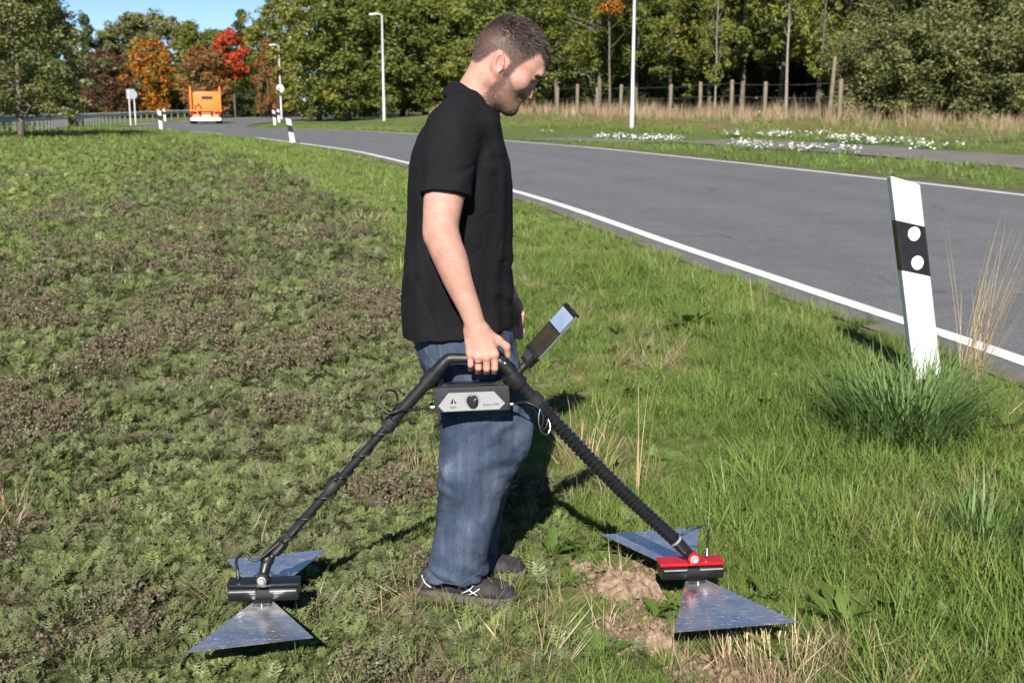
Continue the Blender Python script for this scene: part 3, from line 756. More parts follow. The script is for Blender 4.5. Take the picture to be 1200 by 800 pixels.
def tree(nm, name, xy, h, leaf, bark, label, group=None, cat='tree', wide=1.0, rz=None):
    cm, tm, H = KIND[nm]; x, y = xy
    root = empty(name, (x, y, hz(x, y) - .05)); s = h / H
    for pn, me in (('trunk', tm), ('crown', cm)):
        o = bpy.data.objects.new(pn, me); COL.objects.link(o); o.parent = root
        o.material_slots[0].link = 'OBJECT'; o.material_slots[0].material = bark if pn == 'trunk' else leaf
        o.scale = (s * wide, s * wide, s); o.rotation_euler = (0, 0, _rt.uniform(0, 6.283) if rz is None else rz)
    tag(root, label, cat, group); return root

# the wood across the road
GW = 'green trees of the wood across the road'
k = 0
for px in list(range(378, 640, 33)):                           # leafy wood edge left of the first fence posts
    tree('full%d' % (k % 4), 'maple_tree', on_ray(px + _rt.uniform(-8, 8), 25 + _rt.uniform(0, 3)), _rt.uniform(9.5, 11.5), L_yellow if k in (0, 5) else L_green, m_bark,
         'tall maple with yellowing top beside the rust coloured tree' if k == 0 else 'yellowing maple between dense green maples at the wood edge' if k == 5 else 'dense green maple at the wood edge behind the two street lamps', None if k in (0, 5) else 'green maples at the wood edge behind the lamps', wide=1.25); k += 1
for px in list(range(655, 1010, 42)):                          # higher crowns behind the fence
    tree('high%d' % (k % 3), 'maple_tree', on_ray(px + _rt.uniform(-10, 10), 30 + _rt.uniform(0, 3)), _rt.uniform(9.5, 12), L_green if k % 3 else L_yellow, m_bark,
         'yellowish green tree with high crown behind the post fence' if k % 3 == 0 else 'green tree with high crown behind the post fence', ('yellowish' if k % 3 == 0 else 'green') + ' trees behind the post fence', wide=1.1); k += 1
for row, (u0, st) in enumerate(((35, 55), (42, 60))):
    for px in range(410 + 20 * row, 1300, st):
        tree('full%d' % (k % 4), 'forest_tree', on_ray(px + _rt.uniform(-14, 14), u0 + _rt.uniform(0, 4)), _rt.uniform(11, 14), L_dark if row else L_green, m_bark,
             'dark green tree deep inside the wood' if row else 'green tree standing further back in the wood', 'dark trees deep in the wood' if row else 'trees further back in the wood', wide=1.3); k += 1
for px in list(range(1010, 1300, 26)):
    tree('bush%d' % (k % 3), 'willow_bush', on_ray(px + _rt.uniform(-8, 8), 27.5 + _rt.uniform(0, 3)), _rt.uniform(3.2, 4.8), L_bush, m_bark,
         'pale green bush with leafy branches down to the dry grass, right of the fence', 'pale bushes right of the fence', 'bush', 1.1); k += 1
for px in list(range(1030, 1300, 60)):
    tree('fine%d' % (k % 3), 'willow_tree', on_ray(px, 31), _rt.uniform(7.5, 9), L_bush, m_bark_pale, 'pale green tree behind the bushes right of the fence', 'pale trees behind the bushes', wide=1.1); k += 1
for px in range(640, 1010, 38):
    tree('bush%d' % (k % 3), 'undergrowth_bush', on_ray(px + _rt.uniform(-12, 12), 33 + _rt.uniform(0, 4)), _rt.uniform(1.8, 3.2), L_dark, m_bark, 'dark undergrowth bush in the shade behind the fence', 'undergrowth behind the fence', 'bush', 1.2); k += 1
tree('thin0', 'young_tree', on_ray(833, 25.8), 7.5, L_yellow, m_bark_pale, 'slender young tree with yellow green leaves between two fence posts', wide=.55)
tree('thin1', 'bare_tree', on_ray(915, 26.6), 9.5, L_yellow, m_bark_pale, 'grey trunked tree with bare crooked branches behind the fence', wide=.7)
tree('thin0', 'young_tree', on_ray(953, 26.2), 8.0, L_yellow, m_bark, 'slim tree beside the leaning pole at the fence end', wide=.6)
tree('topleaf', 'autumn_maple', on_ray(712, 28.0), 9.5, L_orange, m_bark, 'tree with orange leaves in its top beside the tall lamp post')

# behind the guard rail
for px, Y, h, lf, lab, kd in ((180, 118, 7.6, L_orange, 'orange and green autumn maple behind the guard rail', 'small0'), (130, 112, 6.4, L_maroon, 'dull maroon autumn tree left of the orange maple', 'small1'),
                              (243, 116, 6.9, L_rust, 'rusty olive autumn maple behind the orange truck', 'small1'), (276, 120, 8.6, L_red, 'bright red autumn maple behind the truck', 'ball'),
                              (316, 116, 7.4, L_rust, 'slim rust coloured tree beside the far lamp post', 'small0')):
    tree(kd, 'autumn_maple', px_at(px + 5, Y), h, lf, m_bark, lab, wide=.55 if px == 316 else (1.1 if px == 276 else 1.05))
for px, Y, h, nm, lf in ((100, 128, 9.5, 'pine1', L_dark), (118, 135, 11.0, 'pine0', L_dark), (140, 140, 9.4, 'full1', L_olive), (165, 140, 11.3, 'full2', L_olive), (190, 142, 11.8, 'full0', L_olive), (212, 140, 10.4, 'full3', L_olive),
                         (236, 138, 10.2, 'full2', L_yellow), (262, 142, 9.6, 'full1', L_olive), (293, 142, 12.0, 'pine0', L_dark), (276, 150, 9.8, 'pine1', L_dark), (318, 138, 10.5, 'full0', L_green), (58, 122, 12.0, 'full3', L_dark), (25, 118, 14.0, 'full1', L_dark), (-30, 112, 14.0, 'full2', L_dark), (335, 128, 12, 'full1', L_yellow)):
    tree(nm, 'pine_tree' if nm[0] == 'p' else 'forest_tree', px_at(px, Y), h * (1.0 if px < 100 else 1.03), lf, m_bark,
         'pointed dark conifer rising behind the autumn maples' if nm[0] == 'p' else {L_olive: 'olive green forest tree behind the autumn maples', L_dark: 'tall dark green forest tree behind the olive willow', L_green: 'green forest tree behind the far lamp post', L_yellow: 'yellowish forest tree above the autumn maples'}[lf],
         {'p': 'conifers behind the maples'}.get(nm[0], {L_olive: 'olive forest trees', L_dark: 'dark forest trees', L_green: None, L_yellow: 'yellowish forest trees'}[lf]), wide=1.2 if nm[0] == 'f' else 1.0)
for px in range(90, 345, 24):
    Y = 124 + _rt.uniform(-3, 3)
    tree('bush%d' % (k % 3), 'undergrowth_bush', px_at(px, Y), _rt.uniform(2.6, 3.8), L_dark if k % 2 else L_green, m_bark, 'leafy bush filling the gap below the autumn maples', 'bushes below the autumn maples', 'bush', 1.6); k += 1
tree('fine0', 'willow_tree', px_at(34, 45), 6.6, L_olive, m_bark, 'olive green willow at the field edge in front of the guard rail', wide=1.45)
tree('fine1', 'willow_tree', px_at(-14, 46), 6.4, L_olive, m_bark, 'dull green willow cut by the picture edge, beside the olive willow', wide=1.45)
tree('full3', 'willow_tree', px_at(62, 66), 8.0, L_green, m_bark, 'leafy green tree right behind the olive willow', wide=.75)
tree('pine0', 'pine_tree', px_at(6, 80), 12, L_dark, m_bark, 'tall dark tree towering behind the willows', wide=1.1)
# a bank of far wood closing the gaps
V, F, rnd = [], [], []
cs = []; rs = []
for i in range(900):
    px = _rt.uniform(-250, 1500); Y = 165 + _rt.uniform(0, 14); x_, y_ = px_at(px, Y); cs.append((x_, y_, _rt.uniform(.5, 7.0 if px < 335 else 12))); rs.append(_rt.uniform(1.0, 1.9))
V, F, rnd = leaves(cs, rs, 45, .6, 77)
fm_ = mesh_np('far_wood', V, F); at_ = fm_.attributes.new('rnd', 'FLOAT', 'POINT'); at_.data.foreach_set('value', rnd.astype(np.float32))
tag(link('far_wood', fm_, L_dark), 'dark mass of far woodland closing the background', 'woodland', kind='stuff')

# ------------------------------------------------------------------ post and wire fence
m_wood = simple_mat('weathered_fence_wood', (.155, .125, .09), .85, var=.35, scale=14, bmp=.5)
m_wire = simple_mat('galvanised_wire', (.35, .35, .34), .5, .8)
fpx = [652, 675, 698, 724.5, 781.5, 816, 852, 890, 976]
fp = [on_ray(p, 24.5) for p in fpx]
fence = empty('wire_fence', (fp[0][0], fp[0][1], hz(*fp[0])))
tag(fence, 'low fence of weathered round wooden posts and wire in dry grass', 'fence')
ptop = []
for i, (x_, y_) in enumerate(fp):
    z0 = hz(x_, y_); lx, ly = _rt.normal(0, .02, 2); hh = 1.78 + _rt.uniform(-.12, .12)
    ptop.append(Vector((x_ + lx, y_ + ly, z0 + hh)))
    MB().tube([(x_, y_, z0 - .2), (x_ + lx * .5, y_ + ly * .5, z0 + hh * .5), (x_ + lx, y_ + ly, z0 + hh - .03), (x_ + lx, y_ + ly, z0 + hh)], [.105, .10, .098, .085], 10).build('post', m_wood, fence, auto=40)
for hh in (.15, .75, 1.3):
    mb = MB()
    for a, b in zip(ptop[:-1], ptop[1:]):
        mb.tube([a - Vector((0, .1, hh)), (a + b) / 2 - Vector((0, .1, hh + .05)), b - Vector((0, .1, hh))], .007, 5)
    mb.build('wire', m_wire, fence)
x_, y_ = on_ray(964, 24.9); z0 = hz(x_, y_)
lp = MB().tube([(x_, y_, z0 - .2), (x_ + .1, y_, z0 + 1.6), (x_ + .14, y_, z0 + 2.7), (x_ + .14, y_, z0 + 2.8)], [.10, .095, .085, .07], 10).build('leaning_pole', m_wood, None, auto=40)
tag(lp, 'tall leaning wooden pole next to the last fence post', 'pole')

# ------------------------------------------------------------------ street lamps
m_lamp = simple_mat('light_grey_painted_steel', (.42, .43, .44), .5, .1, var=.08, scale=4)
m_lampglass = simple_mat('frosted_lamp_glass', (.75, .75, .72), .25, var=.05)
m_dkgrey = simple_mat('dark_grey_steel', (.12, .12, .125), .5, .3)
m_signwhite = simple_mat('white_sign_sheet', (.78, .78, .77), .5, var=.05)
def street_lamp(xy, h, label, dirx=-1, disc=False, r0=.085):
    x, y = xy; z0 = hz(x, y); root = empty('street_lamp', (x, y, z0)); tag(root, label, 'street lamp', 'street lamps along the road')
    MB().lathe([(-.2, r0), (.9, r0), (.93, r0 * .8), (h - .1, r0 * .55), (h, r0 * .5)], (x, y, z0), (0, 0, 1), 12).build('pole', m_lamp, root, auto=40)
    MB().box((x, y - r0, z0 + .55), (.09, .02, .4), bev=.005).build('access_door', m_lamp, root)
    MB().tube([(x, y, z0 + h - .02), (x + dirx * .1, y, z0 + h + .06), (x + dirx * .35, y, z0 + h + .08)], r0 * .45, 8).build('arm', m_lamp, root, True)
    hd = MB().box((x + dirx * .55, y, z0 + h + .08), (.62, .26, .12), Matrix.Rotation(dirx * .08, 3, 'Y'), bev=.03).build('lamp_head', m_lamp, root, auto=40)
    g = MB().box((x + dirx * .6, y, z0 + h + .012), (.42, .20, .02), Matrix.Rotation(dirx * .08, 3, 'Y'), bev=.006).build('lens', m_lampglass, hd)
    if disc:
        MB().lathe([(-.02, .01), (-.019, .34), (.005, .34), (.006, .01)], (x, y - .1, z0 + 2.75), (0, -1, 0), 24).build('sign_disc', m_signwhite, root, auto=40)
street_lamp(px_at(738, 55), 7.2, 'tall pale lamp post beside the wooden post fence, its head above the picture', -1, r0=.11)
street_lamp(px_at(453, 80), 7.0, 'grey street lamp with flat head standing before the green maples', -1, r0=.11)
street_lamp(px_at(335, 106), 6.5, 'thin street lamp carrying a small white round sign', -1, True, .10)

# ------------------------------------------------------------------ marker posts
m_white = simple_mat('white_marker_plastic', (.60, .61, .62), .45, var=.12, scale=11)
m_black = simple_mat('black_marker_band', (.012, .012, .014), .35, var=.2)
m_refl = simple_mat('white_reflector', (.82, .82, .80), .2, var=.03)
def marker_proto():
    """1.05 m plastic post: hollow triangular section, slanted top, black band, two round reflectors; local x = face width, front towards -y"""
    sec = [(a * 1.16, b * 1.1) for a, b in [(-.073, -.030), (-.062, -.037), (.062, -.037), (.073, -.030), (.058, .02), (.020, .066), (-.020, .066), (-.058, .02)]]
    def body(z0, z1a, z1b, grow):
        n = len(sec); vs = []; fs = []
        for zi, (za, zb) in enumerate(((z0, z0), (z1a, z1b))):
            for px, py in sec:
                f = (px + .0847) / .1694
                zz = za * (1 - f) + zb * f
                vs.append((px * (1 + grow), py * (1 + grow), zz))
        fs.append(tuple(range(n - 1, -1, -1))); fs.append(tuple(range(n, 2 * n)))
        for i in range(n): j = (i + 1) % n; fs.append((i, j, n + j, n + i))
        return vs, fs
    return body, sec
def marker_post(loc, lean, rz, label, h=1.05, detail=True, group='marker posts along the road', flip=1):
    body, sec = marker_proto()
    root = empty('marker_post', loc); tag(root, label, 'marker post', group)
    M = Matrix.Translation(Vector(loc)) @ Matrix.Rotation(rz, 4, 'Z') @ lean
    def place(o):
        o.matrix_world = M; return o
    def mk(nm, vs, fs, mat, bev=0.0):
        mb = MB().add(vs, fs); o = bpy.data.objects.new(nm, mb.mesh(nm)); COL.objects.link(o); o.data.materials.append(mat)
        if bev:
            md = o.modifiers.new('bevel', 'BEVEL'); md.width = bev; md.segments = 2; md.limit_method = 'ANGLE'
        o.parent = root; o.matrix_parent_inverse = root.matrix_world.inverted(); o.matrix_basis = M; return o
    s = .04 * flip
    mk('post', *body(-.15, h + s, h - s, 0), m_white, .004)
    vs, fs = body(h - .52, 0, 0, .02); n = len(sec)
    vs = [(v[0], v[1], (h - .48 if i < n else h - .22) + (s * .9) * (-v[0] / .0847) * (1 if i >= n else 1)) for i, v in enumerate(vs)]
    mk('black_band', vs, fs, m_black)
    if detail:
        for z in (h - .275, h - .425):
            mb = MB().lathe([(0, .036), (.006, .036), (.009, .032), (.010, .001)], (.006, -.0415, z), (0, -1, 0), 20)
            rf = mk('reflector', mb.v, mb.f, m_refl)
            mb = MB().lathe([(0, .004), (.002, .0035), (.003, .0005)], (.006, -.0513, z), (0, -1, 0), 8)
            o = mk('screw', mb.v, mb.f, m_black); o.parent = rf; o.matrix_parent_inverse = rf.matrix_world.inverted() if False else Matrix(); o.matrix_basis = Matrix()
    return root
_p = (2.17, 5.80)
marker_post((_p[0], _p[1], hz(*_p)), Matrix.Rotation(R(-10.5), 4, 'Y') @ Matrix.Rotation(R(-3), 4, 'X'), R(20), 'leaning white marker post with black band and two white reflectors by the grass tuft', 1.09)
for px, Y, lab, rz in ((347, 41, 'small white marker post with black band at the field side before the bend', 10), (196, 58, 'white marker post standing left of the orange truck', 0), (327, 80, 'white marker post across the road near the thin street lamp', 10),
                       (332, 92, 'farther white marker post right behind another by the thin street lamp', 10), (201, 99, 'distant marker post in front of the guard rail left of the truck', 0), (260, 92, 'distant marker post at the right side of the truck', 0)):
    x_, y_ = px_at(px, Y); marker_post((x_, y_, hz(x_, y_)), Matrix.Rotation(R(-9 if px == 347 else -3), 4, 'Y'), R(rz), lab, .85 if px == 347 else 1.0, False)

# ------------------------------------------------------------------ guard rail
m_galv = simple_mat('galvanised_steel', (.58, .60, .62), .5, .0, var=.12, scale=3)
rl = [(-60, 34), (-36, 39), (-23.5, 46), (-22.6, 54), (-24.4, 63), (-27.0, 73), (-29.4, 86), (-30.2, 103), (-29.2, 124), (-27.6, 148), (-26, 170)]
rl = spline([(a, b, 0) for a, b in rl], 10)
grail = empty('guard_rail', (rl[12].x, rl[12].y, hz(rl[12].x, rl[12].y))); tag(grail, 'long galvanised steel guard rail curving past the far trees', 'guard rail')
prof = [(0, .60), (.03, .64), (.03, .68), (0, .72), (0, .76), (.03, .80), (.03, .84), (0, .88), (.012, .88), (.045, .84), (.045, .80), (.012, .76), (.012, .72), (.045, .68), (.045, .64), (.012, .60)]
V = []; F = []
for i, p in enumerate(rl):
    a = rl[max(i - 1, 0)]; b = rl[min(i + 1, len(rl) - 1)]; t_ = (b - a).normalized(); nr = Vector((t_.y, -t_.x, 0)); z0 = hz(p.x, p.y)
    for o_, z_ in prof: V.append((p.x + nr.x * o_, p.y + nr.y * o_, z0 + z_ - .05))
n = len(prof)
for i in range(len(rl) - 1):
    for k2 in range(n): F.append((i * n + k2, i * n + (k2 + 1) % n, (i + 1) * n + (k2 + 1) % n, (i + 1) * n + k2))
link('beam', mesh_np('beam', np.array(V), np.array(F)), m_galv, grail)
acc = 0; last = rl[0]; pme = MB().box((0, 0, .38), (.10, .05, 1.0), bev=.005).mesh('post'); pme.materials.append(m_dkgrey)
for p in rl[8:]:
    pass
for i in range(6, len(rl) - 1):
    seg = (rl[i + 1] - rl[i]).length; m = max(1, int(seg / 3.6))
    for q in range(m):
        p = rl[i].lerp(rl[i + 1], q / m); o = bpy.data.objects.new('post', pme); COL.objects.link(o); o.parent = grail; o.location = (p.x - grail.location.x - .06, p.y - grail.location.y + .05, hz(p.x, p.y) - grail.location.z)
# ------------------------------------------------------------------ signs seen from behind, thin pole
m_signback = simple_mat('dull_grey_sign_back', (.24, .255, .27), .6, .2)
x_, y_ = px_at(164, 78); z0 = hz(x_, y_)
sg = empty('road_sign', (x_, y_, z0)); tag(sg, 'grey back of a round road sign on two poles before the guard rail', 'sign')
for dx in (-.17, .17): MB().lathe([(-.2, .04), (2.35, .04), (2.38, .01)], (x_ + dx, y_, z0), (0, 0, 1), 8).build('pole', m_galv, sg, auto=40)
MB().lathe([(0, .01), (.001, .30), (.02, .30), (.021, .01)], (x_ + .12, y_ - .05, z0 + 2.05), (0, -1, 0), 20).build('sign_plate', m_signback, sg, auto=40)
MB().box((x_ - .1, y_ + .05, z0 + 2.1), (.5, .02, .62), bev=.004).build('sign_plate', m_signback, sg)
x_, y_ = px_at(282, 84); z0 = hz(x_, y_)
tp = MB().lathe([(-.2, .05), (2.0, .05), (2.02, .07), (2.12, .07), (2.13, .01)], (x_, y_, z0), (0, 0, 1), 8).build('marker_pole', m_dkgrey, None, auto=40); tag(tp, 'thin grey pole on the grass between truck and lamp', 'pole')
# ------------------------------------------------------------------ smooth solid modelling: distance fields turned into one skin
def smin(a, b, k):
    if k <= 0: return np.minimum(a, b)
    h = np.maximum(k - np.abs(a - b), 0) / k
    return np.minimum(a, b) - h * h * k * .25
def V3(v): return np.array((v[0], v[1], v[2]), np.float32)
def rcone(a, b, ra, rb):
    a = V3(a); b = V3(b); ab = b - a; L = float((ab * ab).sum()) + 1e-12
    def f(P):
        t = np.clip(((P - a) @ ab) / L, 0, 1)
        return np.linalg.norm(P - a - t[:, None] * ab, axis=1) - (ra + (rb - ra) * t)
    return f
def limb(pts, rad, n=6):
    """one smooth tapering limb through the joints"""
    P4 = [Vector((p[0], p[1], p[2], r)) for p, r in zip(pts, rad)]
    Q = spline(P4, n); segs = [rcone(Q[i], Q[i + 1], Q[i][3], Q[i + 1][3]) for i in range(len(Q) - 1)]
    def f(P):
        d = segs[0](P)
        for g in segs[1:]: d = np.minimum(d, g(P))
        return d
    return f
def fcone(a, b, ra, rb, band=0.0):
    """tapered cylinder cut flat at b"""
    a = V3(a); b = V3(b); ab = b - a; L = float((ab * ab).sum()); l = math.sqrt(L)
    def f(P):
        t = ((P - a) @ ab) / L; tc = np.clip(t, 0, 1)
        r = ra + (rb - ra) * tc
        if band: r = r + band * ((1 - t) * l < .028)
        d = np.linalg.norm(P - a - np.clip(t, 0, 2)[:, None] * ab, axis=1) - r
        return np.maximum(d, (t - 1) * l)
    return f
def ell(c, r, M=None):
    c = V3(c); r = np.array(r, np.float32)
    def f(P):
        q = P - c
        if M is not None: q = q @ M
        k0 = np.linalg.norm(q / r, axis=1); k1 = np.linalg.norm(q / (r * r), axis=1) + 1e-9
        return k0 * (k0 - 1) / k1
    return f
def rbox(c, hs, rr, M=None):
    c = V3(c); hs = np.array(hs, np.float32) - rr
    def f(P):
        q = P - c
        if M is not None: q = q @ M
        q = np.abs(q) - hs
        return np.linalg.norm(np.maximum(q, 0), axis=1) + np.minimum(q.max(1), 0) - rr
    return f
def loft(z, xc, rx, yc, ry, n=2.2, M=None, o=None, ztop=True, cap=True):
    """stack of superellipses along z (z ascending)"""
    z, xc, rx, yc, ry = [np.array(v, np.float32) for v in (z, xc, rx, yc, ry)]
    def f(P):
        q = P if o is None else P - o
        if M is not None: q = q @ M
        zz = q[:, 2]
        ax = np.interp(zz, z, rx); ay = np.interp(zz, z, ry)
        u = np.abs((q[:, 0] - np.interp(zz, z, xc)) / ax); v = np.abs((q[:, 1] - np.interp(zz, z, yc)) / ay)
        d = ((u ** n + v ** n + 1e-9) ** (1 / n) - 1) * np.minimum(ax, ay)
        return np.maximum(d, np.maximum(zz - z[-1], z[0] - zz))
    return f
def plane(p, n):
    p = V3(p); n = V3(n); n = n / np.linalg.norm(n)
    return lambda P: (P - p) @ n
class Field:
    def __init__(s): s.ops = []; s.post = None
    def add(s, f, k=.01): s.ops.append(('u', f, k)); return s
    def sub(s, f, k=.005): s.ops.append(('s', f, k)); return s
    def cut(s, f): s.ops.append(('i', f, 0)); return s
    def chain(s, pts, rad, k=.006, k0=None):
        for i in range(len(pts) - 1): s.add(rcone(pts[i], pts[i + 1], rad[i], rad[i + 1]), (k if k0 is None or i else k0))
        return s
    def mesh(s, lo, hi, h, B=8, relax=1):
        lo = np.array(lo, np.float32); hi = np.array(hi, np.float32); S = h * B
        nb = np.ceil((hi - lo) / S).astype(int)
        I = np.stack(np.meshgrid(*[np.arange(k) for k in nb], indexing='ij'), -1).reshape(-1, 3)
        C = (lo + (I + .5) * S).astype(np.float32); diag = S * .87
        dc = [op[1](C) for op in s.ops]
        d = np.full(len(C), 9., np.float32)
        for (o, f, k), di in zip(s.ops, dc):
            d = smin(d, di, k) if o == 'u' else (-smin(-d, di, k) if o == 's' else np.maximum(d, di))
        keep = np.abs(d) < diag * 1.7 + .012
        I = I[keep]; C = C[keep]; dc = [x[keep] for x in dc]; n = len(I)
        g = np.stack(np.meshgrid(*[np.arange(B + 1)] * 3, indexing='ij'), -1).reshape(-1, 3)
        P = (lo + (I[:, None] * B + g[None]) * h).astype(np.float32); m = P.shape[1]
        D = np.full((n, m), 9., np.float32)
        for (o, f, k), di in zip(s.ops, dc):
            w = np.nonzero(di < 2.6 * diag + k + .02)[0] if o != 'i' else np.nonzero(np.abs(di) < 1.5 * diag)[0]
            if o == 'i':
                big = di >= 1.5 * diag; D[big] = np.maximum(D[big], diag)
            if len(w) == 0: continue
            v = f(P[w].reshape(-1, 3)).reshape(len(w), m)
            D[w] = smin(D[w], v, k) if o == 'u' else (-smin(-D[w], v, k) if o == 's' else np.maximum(D[w], v))
        if s.post is not None: D = s.post(P.reshape(-1, 3), D.ravel()).reshape(n, m)
        N1 = B + 1; D = D.reshape(n, N1, N1, N1); sg = D < 0
        cnt = np.zeros((n, B, B, B), np.int8); acc = np.zeros((n, B, B, B, 3), np.float32); ne = np.zeros((n, B, B, B), np.float32)
        cr = {}
        for i in (0, 1):
            for j in (0, 1):
                for k in (0, 1): cnt += sg[:, i:i + B, j:j + B, k:k + B]
        act = (cnt > 0) & (cnt < 8)
        for ax in range(3):
            oth = [a for a in range(3) if a != ax]
            for i in (0, 1):
                for j in (0, 1):
                    s0 = [0, 0, 0]; s0[oth[0]] = i; s0[oth[1]] = j; s1 = list(s0); s1[ax] = 1
                    sl0 = (slice(None),) + tuple(slice(q, q + B) for q in s0); sl1 = (slice(None),) + tuple(slice(q, q + B) for q in s1)
                    a = D[sl0]; b = D[sl1]; ch = (a < 0) != (b < 0)
                    t = np.where(ch, a / np.where(ch, a - b, 1), 0)
                    for q in range(3):
                        acc[..., q] += ch * (t if q == ax else s0[q])
                    ne += ch
        w = np.nonzero(act.ravel())[0]
        bi = w // B ** 3; rem = w % B ** 3; ci = np.stack([rem // (B * B), (rem // B) % B, rem % B], 1) + I[bi] * B
        pos = lo + (ci + acc.reshape(-1, 3)[w] / np.maximum(ne.ravel()[w], 1)[:, None]) * h
        dim = nb * B + 2
        key = lambda c_: (c_[:, 0].astype(np.int64) * dim[1] + c_[:, 1]) * dim[2] + c_[:, 2]
        kk = key(ci); order = np.argsort(kk); kk = kk[order]; pos = pos[order]
        quads = []
        for ax in range(3):
            b1, b2 = [a for a in range(3) if a != ax]
            sl0 = [slice(0, B)] * 3; sl1 = [slice(0, B)] * 3; sl1[ax] = slice(1, B + 1)
            a = sg[(slice(None),) + tuple(sl0)]; b = sg[(slice(None),) + tuple(sl1)]
            w = np.nonzero((a != b).ravel())[0]; bi = w // B ** 3; rem = w % B ** 3
            c0 = np.stack([rem // (B * B), (rem // B) % B, rem % B], 1) + I[bi] * B
            flip = a.ravel()[w]
            ids = []
            for (p, q) in ((0, 0), (1, 0), (1, 1), (0, 1)):
                c1 = c0.copy(); c1[:, b1] -= p; c1[:, b2] -= q; kq = key(c1)
                ix = np.clip(np.searchsorted(kk, kq), 0, len(kk) - 1); ids.append(np.where(kk[ix] == kq, ix, -1))
            q = np.stack(ids, 1); ok = (q >= 0).all(1); q = q[ok]; fl = flip[ok]
            if ax == 1: fl = ~fl
            q[~fl] = q[~fl][:, ::-1]; quads.append(q)
        F = np.concatenate(quads)
        for _ in range(relax):                               # light smoothing of the net
            sm = np.zeros_like(pos); nn = np.zeros(len(pos))
            for a, b in ((0, 1), (1, 2), (2, 3), (3, 0)):
                for e, f2 in ((a, b), (b, a)):
                    for q in range(3): sm[:, q] += np.bincount(F[:, e], pos[F[:, f2], q], len(pos))
                    nn += np.bincount(F[:, e], minlength=len(pos))
            pos = pos * .5 + .5 * sm / np.maximum(nn, 1)[:, None]
        return pos.astype(np.float32), F
def n3(P, s, seed=0):
    """cheap smooth 3D noise in -1..1"""
    r = np.random.default_rng(seed); v = 0
    for i in range(5):
        k = r.normal(0, 1, 3); k = k / np.linalg.norm(k) * r.uniform(.7, 1.6) / s
        v = v + np.sin(P @ k.astype(np.float32) * 6.283 + r.uniform(0, 6.28))
    return v / 3.2
def in_poly(px, py, poly):
    res = np.zeros(len(px), bool); n = len(poly)
    for i in range(n):
        x1, y1 = poly[i]; x2, y2 = poly[(i + 1) % n]
        c_ = ((y1 > py) != (y2 > py)) & (px < (x2 - x1) * (py - y1) / (y2 - y1 + 1e-12) + x1); res ^= c_
    return res

# ------------------------------------------------------------------ the man
YM = 3.31
def T(px, py, dy=0.0): return W(px, py, YM + dy)
man = empty('person', (T(545, 700).x, YM, 0.0))
tag(man, 'man in black polo shirt and blue jeans looking down at the scanner he carries', 'person')
TILT = R(42); HO = V3(T(587, 80))
Hf = np.array((math.cos(TILT), 0, -math.sin(TILT)), np.float32); Hu = np.array((math.sin(TILT), 0, math.cos(TILT)), np.float32); Hs = np.array((0, 1, 0), np.float32)
HM = np.stack([Hf, Hs, Hu], 1)                            # columns: forward, side, up
def hp(f, u, s=0.0): return HO + Hf * f + Hu * u + Hs * s
B = Field()
B.add(ell(hp(-.006, .060), (.097, .076, .087), HM))
B.add(ell(hp(.032, .052), (.064, .064, .070), HM), .03)
B.add(ell(hp(-.042, .022), (.058, .062, .062), HM), .03)
B.add(ell(hp(.050, -.010), (.048, .055, .068), HM), .03)
for s in (-1, 1):
    B.add(ell(hp(.062, .006, s * .046), (.026, .022, .022), HM), .025)
    B.add(rcone(hp(.004, -.036, s * .052), hp(.082, -.064, s * .020), .021, .020), .025)
    B.add(rcone(hp(.0, .0, s * .056), hp(.004, -.036, s * .052), .018, .020), .025)
B.add(ell(hp(.092, -.064), (.023, .026, .021), HM), .02)
B.add(ell(hp(.042, -.055), (.052, .048, .032), HM), .025)
B.add(rcone(hp(.0905, .060, -.030), hp(.0905, .060, .030), .012, .012), .016)
for s in (-1, 1):
    B.sub(ell(hp(.106, .036, s * .034), (.017, .019, .0135), HM), .012)
    B.add(ell(hp(.080, .036, s * .032), (.0150, .0150, .0125), HM), .003)
    B.add(rcone(hp(.0945, .0395, s * .022), hp(.0850, .0390, s * .044), .0035, .0035), .003)   # upper lid
B.chain([hp(.0925, .037), hp(.1020, .013), hp(.1125, -.005)], [.0070, .0085, .0096], .006, .010)
for s in (-1, 1):
    B.add(ell(hp(.1020, -.0085, s * .0115), (.0115, .0072, .0080), HM), .006)
    B.sub(ell(hp(.1050, -.0175, s * .0065), (.005, .003, .004), HM), .003)
B.add(ell(hp(.0940, -.0240), (.0125, .024, .011), HM), .012)
B.add(ell(hp(.0985, -.0305), (.0105, .020, .0058), HM), .006)
B.add(ell(hp(.0985, -.0415), (.0105, .018, .0065), HM), .008)
B.sub(rcone(hp(.1110, -.0360, -.017), hp(.1110, -.0360, .017), .0026, .0026), .004)
for s in (-1, 1):                                         # ears
    ea = np.array(hp(-.026, .030) - hp(.004, -.026)); ea /= np.linalg.norm(ea); es = (Hs * .96 * s - Hf * .28); es = es / np.linalg.norm(es); ef = np.cross(ea, es); ef /= np.linalg.norm(ef); es = np.cross(ef, ea)
    EM = np.stack([ef, es, ea], 1)
    B.add(ell(hp(-.014, .004, s * .0795), (.0190, .0075, .0325), EM), .005)
    B.sub(ell(hp(-.0095, .007, s * .0865), (.0115, .0080, .0215), EM), .002)
    B.add(rcone(hp(-.013, .020, s * .081), hp(-.004, .006, s * .080), .0028, .0026), .003)
    B.add(ell(hp(.002, -.022, s * .0765), (.0085, .005, .0085), EM), .006)
    B.add(ell(hp(.006, .001, s * .0755), (.005, .005, .007), EM), .005)       # tragus
